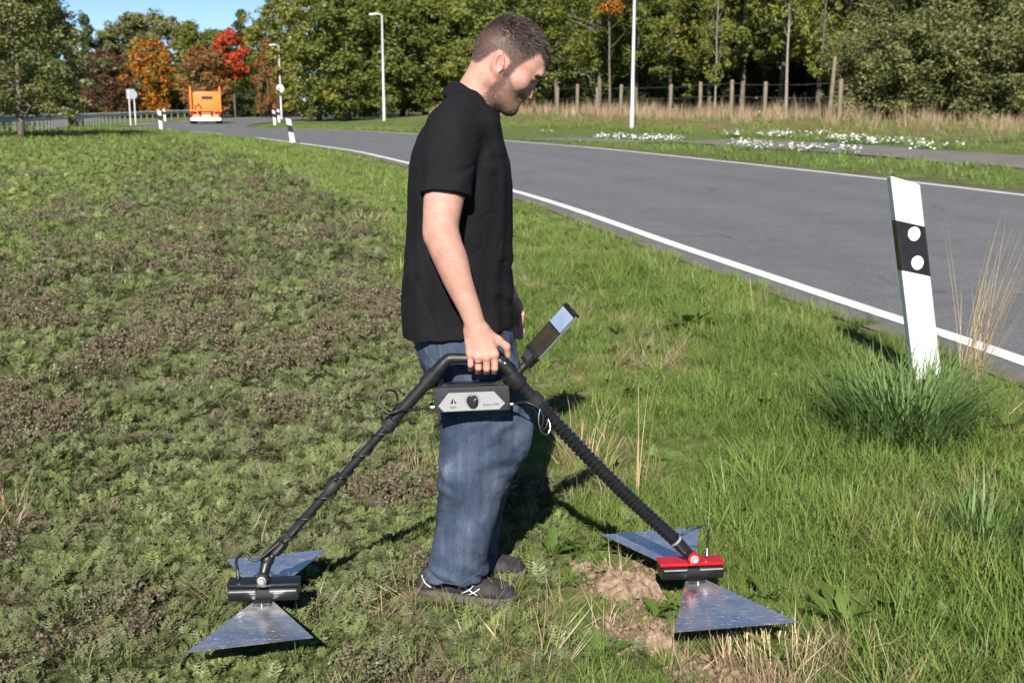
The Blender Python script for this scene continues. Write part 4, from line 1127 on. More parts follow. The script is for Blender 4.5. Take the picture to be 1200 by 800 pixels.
# neck and shoulders
B.add(rcone(T(573, 86), T(549, 127), .057, .060), .03)
B.add(rcone(T(550, 130), T(541, 168), .058, .075), .012)
for s in (-1, 1): B.add(rcone(T(547, 122, s * .03), T(533, 153, s * .15), .036, .045), .012)
B.add(ell(T(538, 205), (.095, .14, .15)), .04)
# near arm
HY = -.250
B.add(limb([T(528, 158, -.165), T(522, 218, -.220), T(517, 262, -.244), T(521, 285, -.249), T(529, 306, -.250), T(538, 332, -.250), T(550, 361, HY), T(558, 384, HY)], [.062, .0570, .0490, .0470, .0455, .0385, .0310, .0280]), .04)
B.add(ell(T(505, 275, -.245), (.014, .018, .022)), .025)     # elbow point
# near hand closed round the grip
yh = YM + HY
wr_ = [W(549.5, 388, yh + .004), W(555, 386, yh - .004), W(561, 385, yh - .006), W(567, 386, yh - .002)]
mc_ = [W(551.3, 414, yh - .006), W(560.3, 417.5, yh - .016), W(570.3, 418, yh - .018), W(579.8, 415, yh - .012)]
pp_ = [W(551.5, 427.5, yh - .012), W(560.5, 431, yh - .018), W(570.3, 432, yh - .018), W(579.8, 431.5, yh - .013)]
di_ = [W(551.8, 432, yh + .010), W(560.6, 437, yh + .008), W(570.3, 438, yh + .008), W(579.6, 438, yh + .010)]
ti_ = [W(552, 426, yh + .028), W(560.8, 430, yh + .030), W(570.3, 431, yh + .030), W(579.4, 431, yh + .030)]
for i in range(4):
    B.add(rcone(wr_[i], mc_[i], .0155, .0120), .014)
B.add(ell(W(564, 401, yh + .004), (.036, .016, .036)), .012)
for i in range(4):
    r_f = (.0080, .0090, .0094, .0092)[i]
    B.add(ell(mc_[i] + Vector((0, -.002, 0)), (.0115, .0115, .0115)), .006)
    B.chain([mc_[i], pp_[i], di_[i], ti_[i]], [r_f * 1.12, r_f * 1.04, r_f * .95, r_f * .85], .003, .004)
B.add(rcone(W(566, 389, yh + .008), W(583, 399, yh + .010), .0165, .0135), .016)
B.chain([W(583, 399, yh + .010), W(593.5, 406, yh + .012), W(595.3, 416.5, yh + .020)], [.0130, .0108, .0082], .005, .008)
# far arm, hanging, hand half hidden by the body
B.add(limb([T(532, 158, .165), T(545, 225, .225), T(556, 272, .245), T(578, 312, .25), T(596, 346, .24)], [.062, .056, .047, .042, .028]), .04)
fy = YM + .235
B.add(ell(W(603.5, 364, fy), (.030, .016, .040)), .02)
for i, (ox, len_) in enumerate(((-7, 26), (-2, 31), (3, 31), (7.5, 27))):
    a_ = W(603 + ox * .8, 374, fy); b_ = W(604.5 + ox, 374 + len_ * .5, fy - .004); c_ = W(603.5 + ox, 374 + len_ * .85, fy - .018)
    B.chain([a_, b_, c_], [.0098, .0092, .0080], .004, .008)
B.chain([W(606, 356, fy - .012), W(611, 368, fy - .022), W(610, 381, fy - .030)], [.014, .011, .0085], .005, .012)
blo = (-.42, YM - .34, .76); bhi = (.20, YM + .34, 1.76)
Vb, Fb = B.mesh(blo, bhi, .0028)
# colours of skin, scalp and beard
rel = Vb - HO; hf_ = rel @ Hf; hu_ = rel @ Hu; hs_ = rel @ Hs
_hz = np.nonzero(Vb[:, 2] > T(560, 142).z)[0]
def soft(poly, sig, seed):
    r = np.random.default_rng(seed); m = np.zeros(len(Vb))
    for i in range(14):
        o = r.normal(0, sig, 2); m[_hz] += in_poly(hf_[_hz] + o[0], hu_[_hz] + o[1], poly)
    return np.clip(m / 14 + .12 * n3(Vb, .008, seed) * (m > 0) * (m < 14), 0, 1)
HAIR = [(.13, .086), (.088, .091), (.052, .106), (.043, .106), (.043, .075), (.034, .034), (.034, -.012), (.014, -.012), (.011, .030), (-.008, .036), (-.034, .036), (-.046, .010), (-.050, -.014), (-.058, -.036), (-.16, -.045), (-.16, .2), (.13, .2)]
BEARD = [(.034, .004), (.050, -.012), (.068, -.020), (.086, -.026), (.095, -.010), (.135, -.012), (.135, -.13), (.018, -.13), (.016, -.060), (.012, -.012)]
ear_zone = (np.abs(hs_) > .0735) & (hf_ > -.040) & (hf_ < .013) & (hu_ < .035 - .5 * (hf_ + .027))
hairm = soft(HAIR, .0035, 1) * ~ear_zone
lips = (hf_ > .0985) & (hu_ > -.0475) & (hu_ < -.0265) & (np.abs(hs_) < .019)
beardm = soft(BEARD, .0055, 2) * ~ear_zone * ~lips * (hu_ > -.100)
browm = (hf_ > .080) & (np.abs(hu_ - .0555 + .10 * np.abs(hs_)) < .0056) & (np.abs(hs_) > .010) & (np.abs(hs_) < .046)
lash = (np.abs(hu_ - .0345) < .0022) & (np.abs(np.abs(hs_) - .034) < .013) & (hf_ > .075)
skin = np.array((.425, .232, .180)) * (1 + .09 * n3(Vb, .05, 5)[:, None] + .06 * n3(Vb, .012, 6)[:, None])
red = np.exp(-((np.abs(hs_) - .085) / .012) ** 2) * (np.abs(hf_ + .012) < .03) * (np.abs(hu_) < .05) + .8 * np.exp(-((hf_ - .118) / .012) ** 2) * (np.abs(hs_) < .02) * (np.abs(hu_) < .03)
for q in mc_ + pp_: red = red + .5 * np.exp(-(np.linalg.norm(Vb - V3(q), axis=1) / .014) ** 2)
skin = skin * (1 - np.clip(red, 0, 1)[:, None] * np.array((.02, .22, .20)))
skin[lips] = (.34, .14, .12)
def blend(m, c_, a):
    global skin
    skin[m] = skin[m] * (1 - a) + np.array(c_) * a
side = sstep(.03, .075, np.abs(hs_)) * (hu_ < .09)
thin = np.clip(side * .35 + .5 * sstep(.0, -.05, hu_) * (hf_ < 0), 0, .8)
ha = (hairm * (.92 - .28 * thin))[:, None]; skin = skin * (1 - ha) + np.array((.052, .036, .032)) * ha
ba = (beardm * (.46 + .24 * sstep(.02, .09, hf_)))[:, None]; skin = skin * (1 - ba) + np.array((.120, .075, .056)) * ba
blend(browm, (.07, .042, .034), .7); blend(lash, (.06, .035, .03), .6)
blend((np.abs(hu_ + .036) < .0022) & (hf_ > .095) & (np.abs(hs_) < .022), (.10, .04, .035), .8)
socket_shade = np.exp(-(((hu_ - .042) / .010) ** 2 + ((np.abs(hs_) - .030) / .016) ** 2)) * (hf_ > .07)  # brow shade painted into the skin colour round the eyes
skin = skin * (1 - .06 * socket_shade[:, None] * np.array((.7, 1, 1)))
me = mesh_np('body', Vb, Fb)
ca = me.color_attributes.new('skin', 'FLOAT_COLOR', 'POINT')
ca.data.foreach_set('color', np.concatenate([np.clip(skin, 0, 1), np.ones((len(skin), 1))], 1).astype(np.float32).ravel())
m_skin, t = mat_new('skin')
a_ = nd(t, 'ShaderNodeAttribute', attribute_name='skin'); co = obj_co(t)
pn = noise(t, 260, 4, .6, co)
cc = mixc(t, 1.0, a_.outputs['Color'], ramp(t, noise(t, 70, 4, .6, co), [(.3, .90), (.7, 1.08)]), 'MULTIPLY')
bs = principled(t, cc, .52, 0, .35, bump(t, pn, .25, .002))
bs.inputs['Subsurface Weight'].default_value = .12; bs.inputs['Subsurface Radius'].default_value = (1, .35, .2); bs.inputs['Subsurface Scale'].default_value = .006
body = link('body', me, m_skin, man, True)

# hair and beard: thousands of short tapered strands rooted in the skin
def strands(name, mask, count, ln, wd, comb, stops, seed, lift=.5, center=None):
    r = np.random.default_rng(seed)
    wq = np.asarray(mask, float)[Fb].mean(1); fm = wq > .25; Q = Fb[fm]; c0 = Vb[Q]; wq = wq[fm]
    ar = np.linalg.norm(np.cross(c0[:, 2] - c0[:, 0], c0[:, 3] - c0[:, 1]), axis=1); nrm = np.cross(c0[:, 2] - c0[:, 0], c0[:, 3] - c0[:, 1]); nrm /= np.linalg.norm(nrm, axis=1)[:, None] + 1e-12
    outw = ((c0.mean(1) - (HO + Hu * .03 if center is None else center)) * nrm).sum(1); nrm[outw < 0] *= -1
    i = r.choice(len(Q), count, p=ar * wq / (ar * wq).sum()); a = r.random((count, 2))
    p = (c0[i, 0] * (1 - a[:, :1]) + c0[i, 1] * a[:, :1]) * (1 - a[:, 1:]) + (c0[i, 3] * (1 - a[:, :1]) + c0[i, 2] * a[:, :1]) * a[:, 1:]
    nn = nrm[i]; cb = comb(p); cb = cb - nn * (cb * nn).sum(1)[:, None]; cb /= np.linalg.norm(cb, axis=1)[:, None] + 1e-9
    L = ln(p) * r.uniform(.6, 1.25, count); d = nn * lift + cb * (1 - lift) + r.normal(0, .22, (count, 3)); d /= np.linalg.norm(d, axis=1)[:, None]
    sd_ = np.cross(d, r.normal(0, 1, (count, 3))); sd_ /= np.linalg.norm(sd_, axis=1)[:, None]
    p = p - nn * .0006; m_ = p + d * L[:, None] * .55; e_ = p + (d * .8 + cb * .35) * L[:, None]
    V = np.stack([p - sd_ * wd, p + sd_ * wd, m_ + sd_ * wd * .7, m_ - sd_ * wd * .7, e_], 1).reshape(-1, 3)
    b = np.arange(count) * 5
    F = np.concatenate([np.stack([b, b + 1, b + 2], 1), np.stack([b, b + 2, b + 3], 1), np.stack([b + 3, b + 2, b + 4], 1)])
    me = mesh_np(name, V, F); at = me.attributes.new('rnd', 'FLOAT', 'POINT'); at.data.foreach_set('value', np.repeat(r.random(count), 5).astype(np.float32))
    m, t = mat_new(name + '_strands'); aa = nd(t, 'ShaderNodeAttribute', attribute_name='rnd')
    principled(t, ramp(t, aa.outputs['Fac'], stops), .5, 0, .35)
    o = link(name, me, m, man); tag(o, kind='stuff'); return o
def hair_len(p):
    q = p - HO; top = sstep(.04, .12, q @ Hu); return .0036 + .0125 * top
def hair_comb(p):
    q = p - HO; f = (q @ Hf)[:, None]; return Hf[None] * .9 - Hu[None] * (.6 * (1 - sstep(.06, .12, q @ Hu)))[:, None] + Hs[None] * .15
strands('hair', hairm, 30000, hair_len, .00050, hair_comb, [(0, (.014, .009, .008)), (.6, (.034, .021, .018)), (.90, (.095, .066, .056)), (1, (.20, .16, .14))], 31, .38)
strands('beard', beardm, 13000, lambda p: .0044 + 0 * p[:, 0], .00042, lambda p: -Hu[None] + Hf[None] * .3 + 0 * p, [(0, (.050, .030, .022)), (.6, (.120, .075, .052)), (1, (.24, .17, .13))], 32, .30)
strands('eyebrow', browm, 520, lambda p: .0045 + 0 * p[:, 0], .0004, lambda p: Hs[None] * np.sign((p - HO) @ Hs)[:, None] * 1.0 - Hf[None] * .4, [(0, (.03, .02, .016)), (1, (.08, .05, .04))], 33, .25)

m_lash = simple_mat('dark_eyelash', (.018, .012, .010), .6)
for s in (-1, 1):
    MB().tube([hp(.080 + .0158 * math.cos(a) , .0335 - .0012 * abs(a), s * (.032 + .0158 * math.sin(a))) for a in np.linspace(-.5, 1.0, 9)], .0010, 5).build('eyelashes', m_lash, body, True)
fz = (Vb[:, 1] < YM - .17) & (Vb[:, 2] > W(560, 383, YM - .25).z) & (Vb[:, 2] < W(520, 290, YM - .25).z)
strands('arm_hair', fz, 900, lambda p: .0075 + 0 * p[:, 0], .00016, lambda p: np.array((.5, 0, -.85), np.float32)[None] + 0 * p, [(0, (.12, .07, .045)), (1, (.26, .17, .11))], 36, .22, V3(T(536, 325, -.25)))
# polo shirt
S = Field()
tb = [(130, 511, 579, .105), (142, 502, 586.5, .150), (160, 490.5, 589.5, .172), (175, 484, 593, .182), (192, 480.5, 598, .186), (217, 478.7, 600.5, .182), (245, 478.5, 600.5, .176), (282, 477, 600.5, .170), (320, 474, 600, .168), (352, 472, 600.5, .172), (380, 472, 603, .178), (408, 475, 604, .181)]
tb = tb[::-1]
z_ = [T(540, a).z for a, *_ in tb]; xb = [T(b, a).x for a, b, *_ in tb]; xf = [T(c_, a).x for a, b, c_, d in tb]
S.add(loft(z_, [(p + q) / 2 for p, q in zip(xb, xf)], [(q - p) / 2 for p, q in zip(xb, xf)], [YM] * len(tb), [d for *_, d in tb], 2.5), .0)
S.add(rcone(T(547, 126), T(540, 142), .060, .075), .03)
for s in (-1, 1):
    S.add(rcone(T(545, 127, s * .04), T(530, 150, s * .150), .056, .066), .035)
    if s < 0: S.add(fcone(T(530, 156, -.165), T(522.5, 231, -.228), .074, .0690, .0022), .022)
    else: S.add(fcone(T(532, 156, .165), T(546, 230, .226), .072, .0655, .002), .022)
S.cut(plane(T(545, 396, -.15), (T(603, 389) - T(475, 402)).cross(Vector((0, -1, 0)))))
S.sub(rcone(T(583, 98), T(557, 110), .045, .0585), .004)                                  # neck opening
def shirt_folds(P, d):
    z = P[:, 2]; x = P[:, 0]; y = P[:, 1] - YM
    low = sstep(1.25, .85, z)
    a = n3(P * np.array((1, 1, .35), np.float32), .085, 11) * (.0024 + .0040 * low)
    rd = n3(P * np.array((.8, .8, .5), np.float32) + np.array((.3, 0, 0), np.float32) * P[:, 2:3], .10, 17); a = a + .0042 * np.exp(-(rd / .12) ** 2) * (.35 + .65 * low)
    # diagonal pulls from armpit towards the chest and side seam
    c0 = V3(T(560, 190, -.16)); q = P - c0; rr = np.linalg.norm(q, axis=1); an = np.arctan2(q[:, 2], q[:, 0])
    a = a + .0022 * np.sin(an * 7 + rr * 16) * np.exp(-((rr - .10) / .07) ** 2) * (y < .05)
    c1 = V3(T(488, 190, -.14)); q = P - c1; rr = np.linalg.norm(q, axis=1); an = np.arctan2(q[:, 2], q[:, 0])
    a = a + .0012 * np.sin(an * 6 + rr * 14) * np.exp(-((rr - .07) / .05) ** 2)
    zz = z + .25 * x + .03 * n3(P, .15, 13)
    a = a + .0040 * np.sin(zz * 70) * np.exp(-((z - .98) / .09) ** 2) * sstep(-.02, .04, x + .05)
    return d + a * (.3 + .7 * sstep(.82, .93, z))
S.post = shirt_folds
Vs, Fs = S.mesh((-.42, YM - .36, .76), (.08, YM + .36, 1.56), .0042)
m_shirt, t = mat_new('black_pique_cotton'); co = obj_co(t)
vo = nd(t, 'ShaderNodeTexVoronoi'); vo.inputs['Scale'].default_value = 420; t.links.new(co, vo.inputs['Vector'])
cc = ramp(t, noise(t, 9, 4, .6, co), [(.3, (.0048, .0048, .0062)), (.7, (.0088, .0088, .0108))])
principled(t, cc, .9, 0, .15, bump(t, vo.outputs['Distance'], .25, .002))
shirt = link('polo_shirt', mesh_np('polo_shirt', Vs, Fs), m_shirt, man, True)
# collar: folded band round the neck
def ring(c, ax, ay, n=40):
    return [c + ax * math.cos(2 * math.pi * i / n) + ay * math.sin(2 * math.pi * i / n) for i in range(n)]
cf = T(584.5, 136.5); cb = T(528.5, 99.5); cm_ = (cf + cb) / 2; axv = (cf - cb) / 2; up_ = Vector((-axv.z, 0, axv.x)).normalized()
V = []; F = []
prof = [(-.004, 1.16, -.030), (0, 1.12, -.012), (0, 1.02, .008), (0, .955, .016), (0, .93, .010), (0, .945, -.012), (0, .98, -.035)]
n = 44
for o_, sc_, hh in prof:
    for i in range(n):
        a = 2 * math.pi * i / n
        ex = .006 * math.sin(3 * a + 1)
        V.append(cm_ + axv * (math.cos(a) * sc_) + Vector((0, 1, 0)) * (.074 * sc_ * math.sin(a)) + up_ * (hh + (.006 if hh > 0 else -.004) * math.cos(a) * -1 + ex * .4))
for k_ in range(len(prof) - 1):
    for i in range(n): F.append((k_ * n + i, k_ * n + (i + 1) % n, (k_ + 1) * n + (i + 1) % n, (k_ + 1) * n + i))
col_o = link('collar', mesh_np('collar', np.array([tuple(v) for v in V]), np.array(F)), m_shirt, shirt, True)
md = col_o.modifiers.new('thick', 'SOLIDIFY'); md.thickness = .0025
# light inner neck tape showing at the front of the collar
m_tape = simple_mat('white_neck_tape', (.62, .62, .60), .8)
tp_ = MB().tube([T(580, 131.5, -.022), T(583, 134.0, -.014), T(585, 135.6, -.004)], .0038, 6).build('neck_tape', m_tape, shirt, True)

# jeans
J = Field()
def leg(tab, dy, rys, n=2.25):
    tab = tab[::-1]; z_ = [W(540, a, YM + dy).z for a, *_ in tab]; b_ = [W(b, a, YM + dy).x for a, b, c_ in tab]; f_ = [W(c_, a, YM + dy).x for a, b, c_ in tab]
    return loft(z_, [(p + q) / 2 for p, q in zip(b_, f_)], [(q - p) / 2 for p, q in zip(b_, f_)], [YM + dy] * len(tab), rys[::-1] if hasattr(rys, '__len__') else [rys] * len(tab), n)
J.add(leg([(372, 480, 600), (390, 483, 603), (405, 487, 605), (422, 494, 607), (440, 503, 610), (456, 512, 614)], 0, [.160, .166, .170, .172, .170, .15]), 0)
nt_ = [(425, 500, 607), (445, 506, 610), (460, 511.5, 614), (480, 514, 622), (500, 515, 626), (515, 515, 625), (530, 514, 618.5), (545, 513.5, 608), (560, 513, 599.5), (580, 513, 590.5), (600, 512, 584.5), (620, 509.5, 579), (640, 506, 574.5), (652, 503, 572), (664, 500.5, 570.5), (674, 500, 569.5)]
J.add(leg(nt_, -.092, [.082, .085, .088, .090, .089, .088, .087, .085, .083, .081, .080, .079, .078, .078, .080, .081]), .03)
ft_ = [(425, 505, 606), (460, 514, 608), (500, 522, 612), (530, 527, 607), (560, 531, 600), (600, 536, 589), (640, 539, 583), (660, 537, 587), (676, 536, 589)]
J.add(leg(ft_, .092, [.082, .088, .088, .086, .083, .080, .078, .079, .080]), .025)
def jeans_folds(P, d):
    z = P[:, 2]; x = P[:, 0]; y = P[:, 1] - YM
    a = .0022 * n3(P * np.array((1, 1, .6), np.float32), .07, 21)
    rg_ = n3(P * np.array((.6, .8, 1.3), np.float32), .11, 27); a = a + .0016 * np.exp(-(rg_ / .09) ** 2) * sstep(.62, .45, z)      # long irregular creases
    w = .012 * n3(P, .10, 22)
    a = a + .0060 * np.sin((z + .45 * x + 1.3 * w) * 120) * np.exp(-((z - .115) / .035) ** 2)                       # stacked folds above the shoe
    kx = V3(W(618, 505, YM - .09)); q = P - kx; rr = np.linalg.norm(q[:, [0, 2]], axis=1)
    a = a + (.0036 + .0026 * n3(P, .09, 24)) * np.sin((z - .75 * x + 2.0 * w) * 80 + .6) * np.exp(-((rr - .09) / .075) ** 2)             # pulls across the knee
    kb = V3(W(514, 560, YM - .09)); rr = np.linalg.norm((P - kb)[:, [0, 2]], axis=1)
    a = a + .0040 * np.sin((z + .5 * x + w) * 105) * np.exp(-(rr / .06) ** 2)
    kc = V3(W(600, 430, YM)); rr = np.linalg.norm((P - kc)[:, [0, 2]], axis=1)
    a = a + .0028 * np.sin((z - 1.1 * x + 1.6 * w) * 80) * np.exp(-(rr / .08) ** 2)
    # outer seam ridge and turned-up hem
    return d + a
J.post = jeans_folds
Vj, Fj = J.mesh((-.36, YM - .26, .03), (.14, YM + .26, .90), .0042)
m_jean, t = mat_new('faded_blue_denim'); co = obj_co(t)
mp = nd(t, 'ShaderNodeMapping'); mp.inputs['Scale'].default_value = (700, 700, 260); mp.inputs['Rotation'].default_value = (0, .6, 0); t.links.new(co, mp.inputs['Vector'])
wv = noise(t, 1.0, 2, .6, mp.outputs[0]); fad = noise(t, 7, 6, .6, co, .2); streak = nd(t, 'ShaderNodeMapping'); streak.inputs['Scale'].default_value = (60, 60, 5); t.links.new(co, streak.inputs['Vector'])
st_ = noise(t, 1.0, 4, .6, streak.outputs[0])
cc = ramp(t, mathn(t, 'ADD', mathn(t, 'MULTIPLY', fad, .75), mathn(t, 'MULTIPLY', st_, .25)), [(.34, (.016, .024, .042)), (.48, (.034, .048, .080)), (.60, (.062, .080, .120)), (.72, (.115, .138, .185))])
cc = mixc(t, 1.0, cc, ramp(t, wv, [(.3, .72), (.7, 1.25)]), 'MULTIPLY')
principled(t, cc, .9, 0, .2, bump(t, wv, .35, .002))
jeans = link('jeans', mesh_np('jeans', Vj, Fj), m_jean, man, True)
# stitched seam, hem and pocket edges lying on the cloth
from mathutils.bvhtree import BVHTree
jb = BVHTree.FromPolygons([tuple(v) for v in Vj], [tuple(f) for f in Fj])
def on_cloth(bvh, p, dr=(0, 1, 0), back=.5, off=.0005):
    o_ = Vector(p) - Vector(dr) * back; h_, nn, *_ = bvh.ray_cast(o_, Vector(dr)); return None if h_ is None else h_ - Vector(dr) * off
def cloth_line(name, pix, mat, rad, step=26, bvh=jb, parent=jeans, dash=True):
    pts = spline([W(a, b, YM - .15) for a, b in pix], step); mb = MB()
    hit = [on_cloth(bvh, p) for p in pts]
    L = [q for q in hit if q is not None]
    if dash:
        for i in range(0, len(L) - 1, 2): mb.tube([L[i], L[i + 1]], rad, 4)
    elif len(L) > 1: mb.tube(L, rad, 5)
    return mb.build(name, mat, parent)
m_thread = simple_mat('pale_denim_thread', (.13, .14, .17), .8)
m_seam = simple_mat('faded_denim_seam', (.065, .082, .115), .9)
cloth_line('side_seam', [(560, 495), (556, 530), (549, 560), (543, 600), (538, 640), (536, 664)], m_seam, .0009, 14, dash=False)
cloth_line('seam_stitching', [(563, 495), (559, 530), (552, 560), (546, 600), (541, 640), (539, 664)], m_thread, .0007, 34)
cloth_line('hem_stitching', [(502, 670), (518, 680), (540, 679), (556, 673), (567, 666)], m_thread, .0008, 26)
cloth_line('pocket_stitching', [(517, 403), (519, 412), (520, 421), (513, 428), (505, 421), (499, 411)], m_thread, .0009, 26)
cloth_line('pocket_edge', [(515, 403), (517, 412), (517.5, 420)], m_seam, .0018, 12, dash=False)

# shoes
m_shoe, t = mat_new('dark_mesh_shoe_upper'); co = obj_co(t)
vo = nd(t, 'ShaderNodeTexVoronoi'); vo.inputs['Scale'].default_value = 260; t.links.new(co, vo.inputs['Vector'])
cc = ramp(t, noise(t, 16, 4, .6, co), [(.35, (.014, .014, .017)), (.55, (.030, .028, .030)), (.75, (.075, .060, .052))]); principled(t, cc, .8, 0, .3, bump(t, vo.outputs['Distance'], .5, .003))
m_sole = simple_mat('muddy_grey_sole', (.060, .052, .046), .85, var=.4, scale=18, bmp=.5)
m_stripe = simple_mat('silver_white_shoe_stripe', (.60, .61, .63), .45, var=.1)
m_mud = simple_mat('dried_mud', (.14, .085, .055), .95, var=.4, scale=40, bmp=.8)
def shoe(heel, toe, near):
    heel = Vector(heel); toe = Vector(toe); ax = (toe - heel); L = ax.length; ax.normalize(); sd = Vector((0, 0, 1)).cross(ax).normalized()
    M = np.stack([V3(sd), np.array((0, 0, 1), np.float32), V3(ax)], 1); o = V3(heel)     # local x: across, y: up, z: along
    tt = [0, .04, .12, .25, .38, .52, .66, .80, .91, .97, 1.0]; w_ = [.022, .030, .036, .037, .038, .042, .048, .050, .043, .030, .012]; h_ = [.055, .085, .100, .104, .100, .084, .068, .056, .047, .038, .026]
    U = Field(); U.add(loft([q * L for q in tt], [0] * 11, w_, [(q + .012) / 2 for q in h_], [(q - .012) / 2 for q in h_], 2.4, M, o), 0)
    b0 = heel + Vector((-.05, -.09, -.02)); lo = [min(heel[i], toe[i]) - .08 for i in range(3)]; hi = [max(heel[i], toe[i]) + .08 for i in range(3)]; hi[2] += .08
    V_, F_ = U.mesh(lo, hi, .003); up = link('shoe', mesh_np('shoe', V_, F_), m_shoe, man, True)
    D = Field(); D.add(loft([q * L - .004 + (.008 * q) for q in tt], [0] * 11, [q + .005 for q in w_], [.012] * 4 + [.010] * 7, [.020] * 4 + [.017, .015, .015, .015, .016, .017, .018], 4, M, o), 0)
    D.post = lambda P, d: d + .0012 * np.sin(P[:, 0] * 420) * (P[:, 2] < .012)
    V_, F_ = D.mesh(lo, hi, .003); link('sole', mesh_np('sole', V_, F_), m_sole, up, True)
    bv = BVHTree.FromPolygons([tuple(v) for v in U.mesh(lo, hi, .004)[0]], [tuple(f) for f in U.mesh(lo, hi, .004)[1]])
    def on(t_, hgt):
        p = heel + ax * (t_ * L) + Vector((0, 0, hgt)); h2, *_ = bv.ray_cast(p - sd * (.2 if sd.y > 0 else -.2), sd * (1 if sd.y > 0 else -1)); return (h2 or p) 
    if near:
        for pl in ([(.44, .064), (.54, .050), (.64, .034)], [(.60, .064), (.55, .048), (.47, .032)], [(.66, .056), (.61, .044), (.54, .030)], [(.44, .050), (.50, .058), (.56, .064)], [(.06, .075), (.10, .055), (.16, .042)]):
            MB().tube(spline([on(*q) for q in pl], 5), .0019, 5).build('stripe', m_stripe, up, True)
        for i in range(4):
            t_ = .46 + .055 * i; hh = float(np.interp(t_, tt, h_))
            MB().tube([heel + ax * t_ * L + Vector((0, 0, hh * .93)) + sd * s_ for s_ in (-.02, 0, .02)], .003, 5).build('lace', m_mud, up, True)
    return up
gz = hz(-.13, 3.22) + .012
shoe((G(491, 702).x, 3.245, gz + .006), (G(603, 702).x + .004, 3.195, gz), True)
shoe((T(537, 690, .09).x - .075, YM + .095, gz + .004), (T(537, 690, .09).x + .215, YM + .085, gz), False)
# ring
m_ring = simple_mat('dark_ring_metal', (.10, .09, .08), .25, .9)
c_ = mc_[1].lerp(pp_[1], .52); d_ = (pp_[1] - mc_[1]).normalized(); e1 = d_.cross(Vector((1, 0, 0))).normalized(); e2 = d_.cross(e1)
MB().tube([c_ + (e1 * math.cos(a) + e2 * math.sin(a)) * .0108 for a in [i * 2 * math.pi / 20 for i in range(21)]], .0016, 6, False).build('ring', m_ring, man, True)
# ------------------------------------------------------------------ the two-legged ground scanner he carries
YD = 3.066
def D(px, py, dy=0.0): return W(px, py, YD + dy)
m_tube = simple_mat('black_carbon_tube', (.011, .011, .012), .42, var=.2, scale=60)
m_plastic = simple_mat('black_moulded_plastic', (.008, .008, .009), .45, var=.2, scale=40, bmp=.05)
m_rubber = simple_mat('matt_black_rubber', (.010, .010, .011), .65, var=.2)
m_hose = simple_mat('ribbed_hose_plastic', (.010, .010, .011), .28, var=.15)
m_case, t = mat_new('dark_anodised_case'); co = obj_co(t)
principled(t, ramp(t, noise(t, 30, 4, .6, co), [(.3, (.030, .030, .033)), (.7, (.045, .045, .05))]), .35, .3, .5)
m_face = simple_mat('light_grey_face_plate', (.25, .255, .26), .5, var=.04, scale=12)
m_ink = simple_mat('black_print', (.012, .012, .013), .6)
m_steel = simple_mat('bright_steel', (.62, .62, .62), .25, 1.0, var=.06)
m_edge = simple_mat('brushed_grey_metal', (.34, .34, .35), .55, .5)
m_red = simple_mat('red_anodised_metal', (.42, .012, .022), .35, .2, var=.1)
m_cable = simple_mat('black_cable', (.010, .010, .010), .45)
m_alu, t = mat_new('scratched_aluminium_sheet'); co = obj_co(t)
mp = nd(t, 'ShaderNodeMapping'); mp.inputs['Rotation'].default_value = (0, 0, .5); mp.inputs['Scale'].default_value = (1, 6, 1); t.links.new(co, mp.inputs['Vector'])
s1 = noise(t, 34, 6, .75, mp.outputs[0]); s2 = noise(t, 9, 5, .7, co)
mp2 = nd(t, 'ShaderNodeMapping'); mp2.inputs['Rotation'].default_value = (0, 0, -.9); mp2.inputs['Scale'].default_value = (1, 9, 1); t.links.new(co, mp2.inputs['Vector'])
s3 = noise(t, 26, 5, .8, mp2.outputs[0])
scr = mathn(t, 'MAXIMUM', ramp(t, s1, [(.585, 0.0), (.64, 1.0)]), ramp(t, s3, [(.60, 0.0), (.65, 1.0)]))
fleck = noise(t, 120, 3, .8, co)
scr = mathn(t, 'MULTIPLY', scr, ramp(t, fleck, [(.42, .15), (.58, 1.0)]))
dirt = ramp(t, s2, [(.40, .08), (.72, .62)])
cc = mixc(t, scr, (.62, .64, .68), (.66, .67, .68)); cc = mixc(t, dirt, cc, (.40, .39, .37))
rg = mathn(t, 'ADD', mathn(t, 'MULTIPLY', scr, .30), mathn(t, 'ADD', mathn(t, 'MULTIPLY', dirt, .30), .16))
mt_ = mathn(t, 'SUBTRACT', .96, mathn(t, 'ADD', mathn(t, 'MULTIPLY', scr, .62), mathn(t, 'MULTIPLY', dirt, .3)))
principled(t, cc, rg, mt_, .5, bump(t, s1, .08, .002))

dev = empty('ground_scanner', (D(553, 470).x, YD, 0.0)); tag(dev, 'black two-legged ground scanner with grip, control box, tubes and two aluminium bow-tie antennas', 'scanner')
# grip: bent moulded frame round the control box
grip_pts = spline([D(497, 452), D(508, 439.5), D(520, 425.5), D(525.5, 421), D(532, 419.8), D(552, 420.3), D(578, 421), D(586, 423.5), D(595, 432), D(608, 449)], 5)
gr = [.0185 if i < 10 else (.0160 if i < 20 else (.0142 if i < 33 else .0175)) for i in range(len(grip_pts))]
MB().tube(grip_pts, list(np.convolve(np.pad(gr, 2, 'edge'), np.ones(5) / 5, 'valid')), 16).build('grip', m_plastic, dev, auto=50)
MB().tube([D(499, 449.5), D(510, 437)], .0225, 16).build('grip_collar', m_plastic, dev, auto=40)
MB().tube([D(590, 424, -.016), D(594, 427.5, -.0165)], .0035, 8).build('trigger_button', m_steel, dev, True)
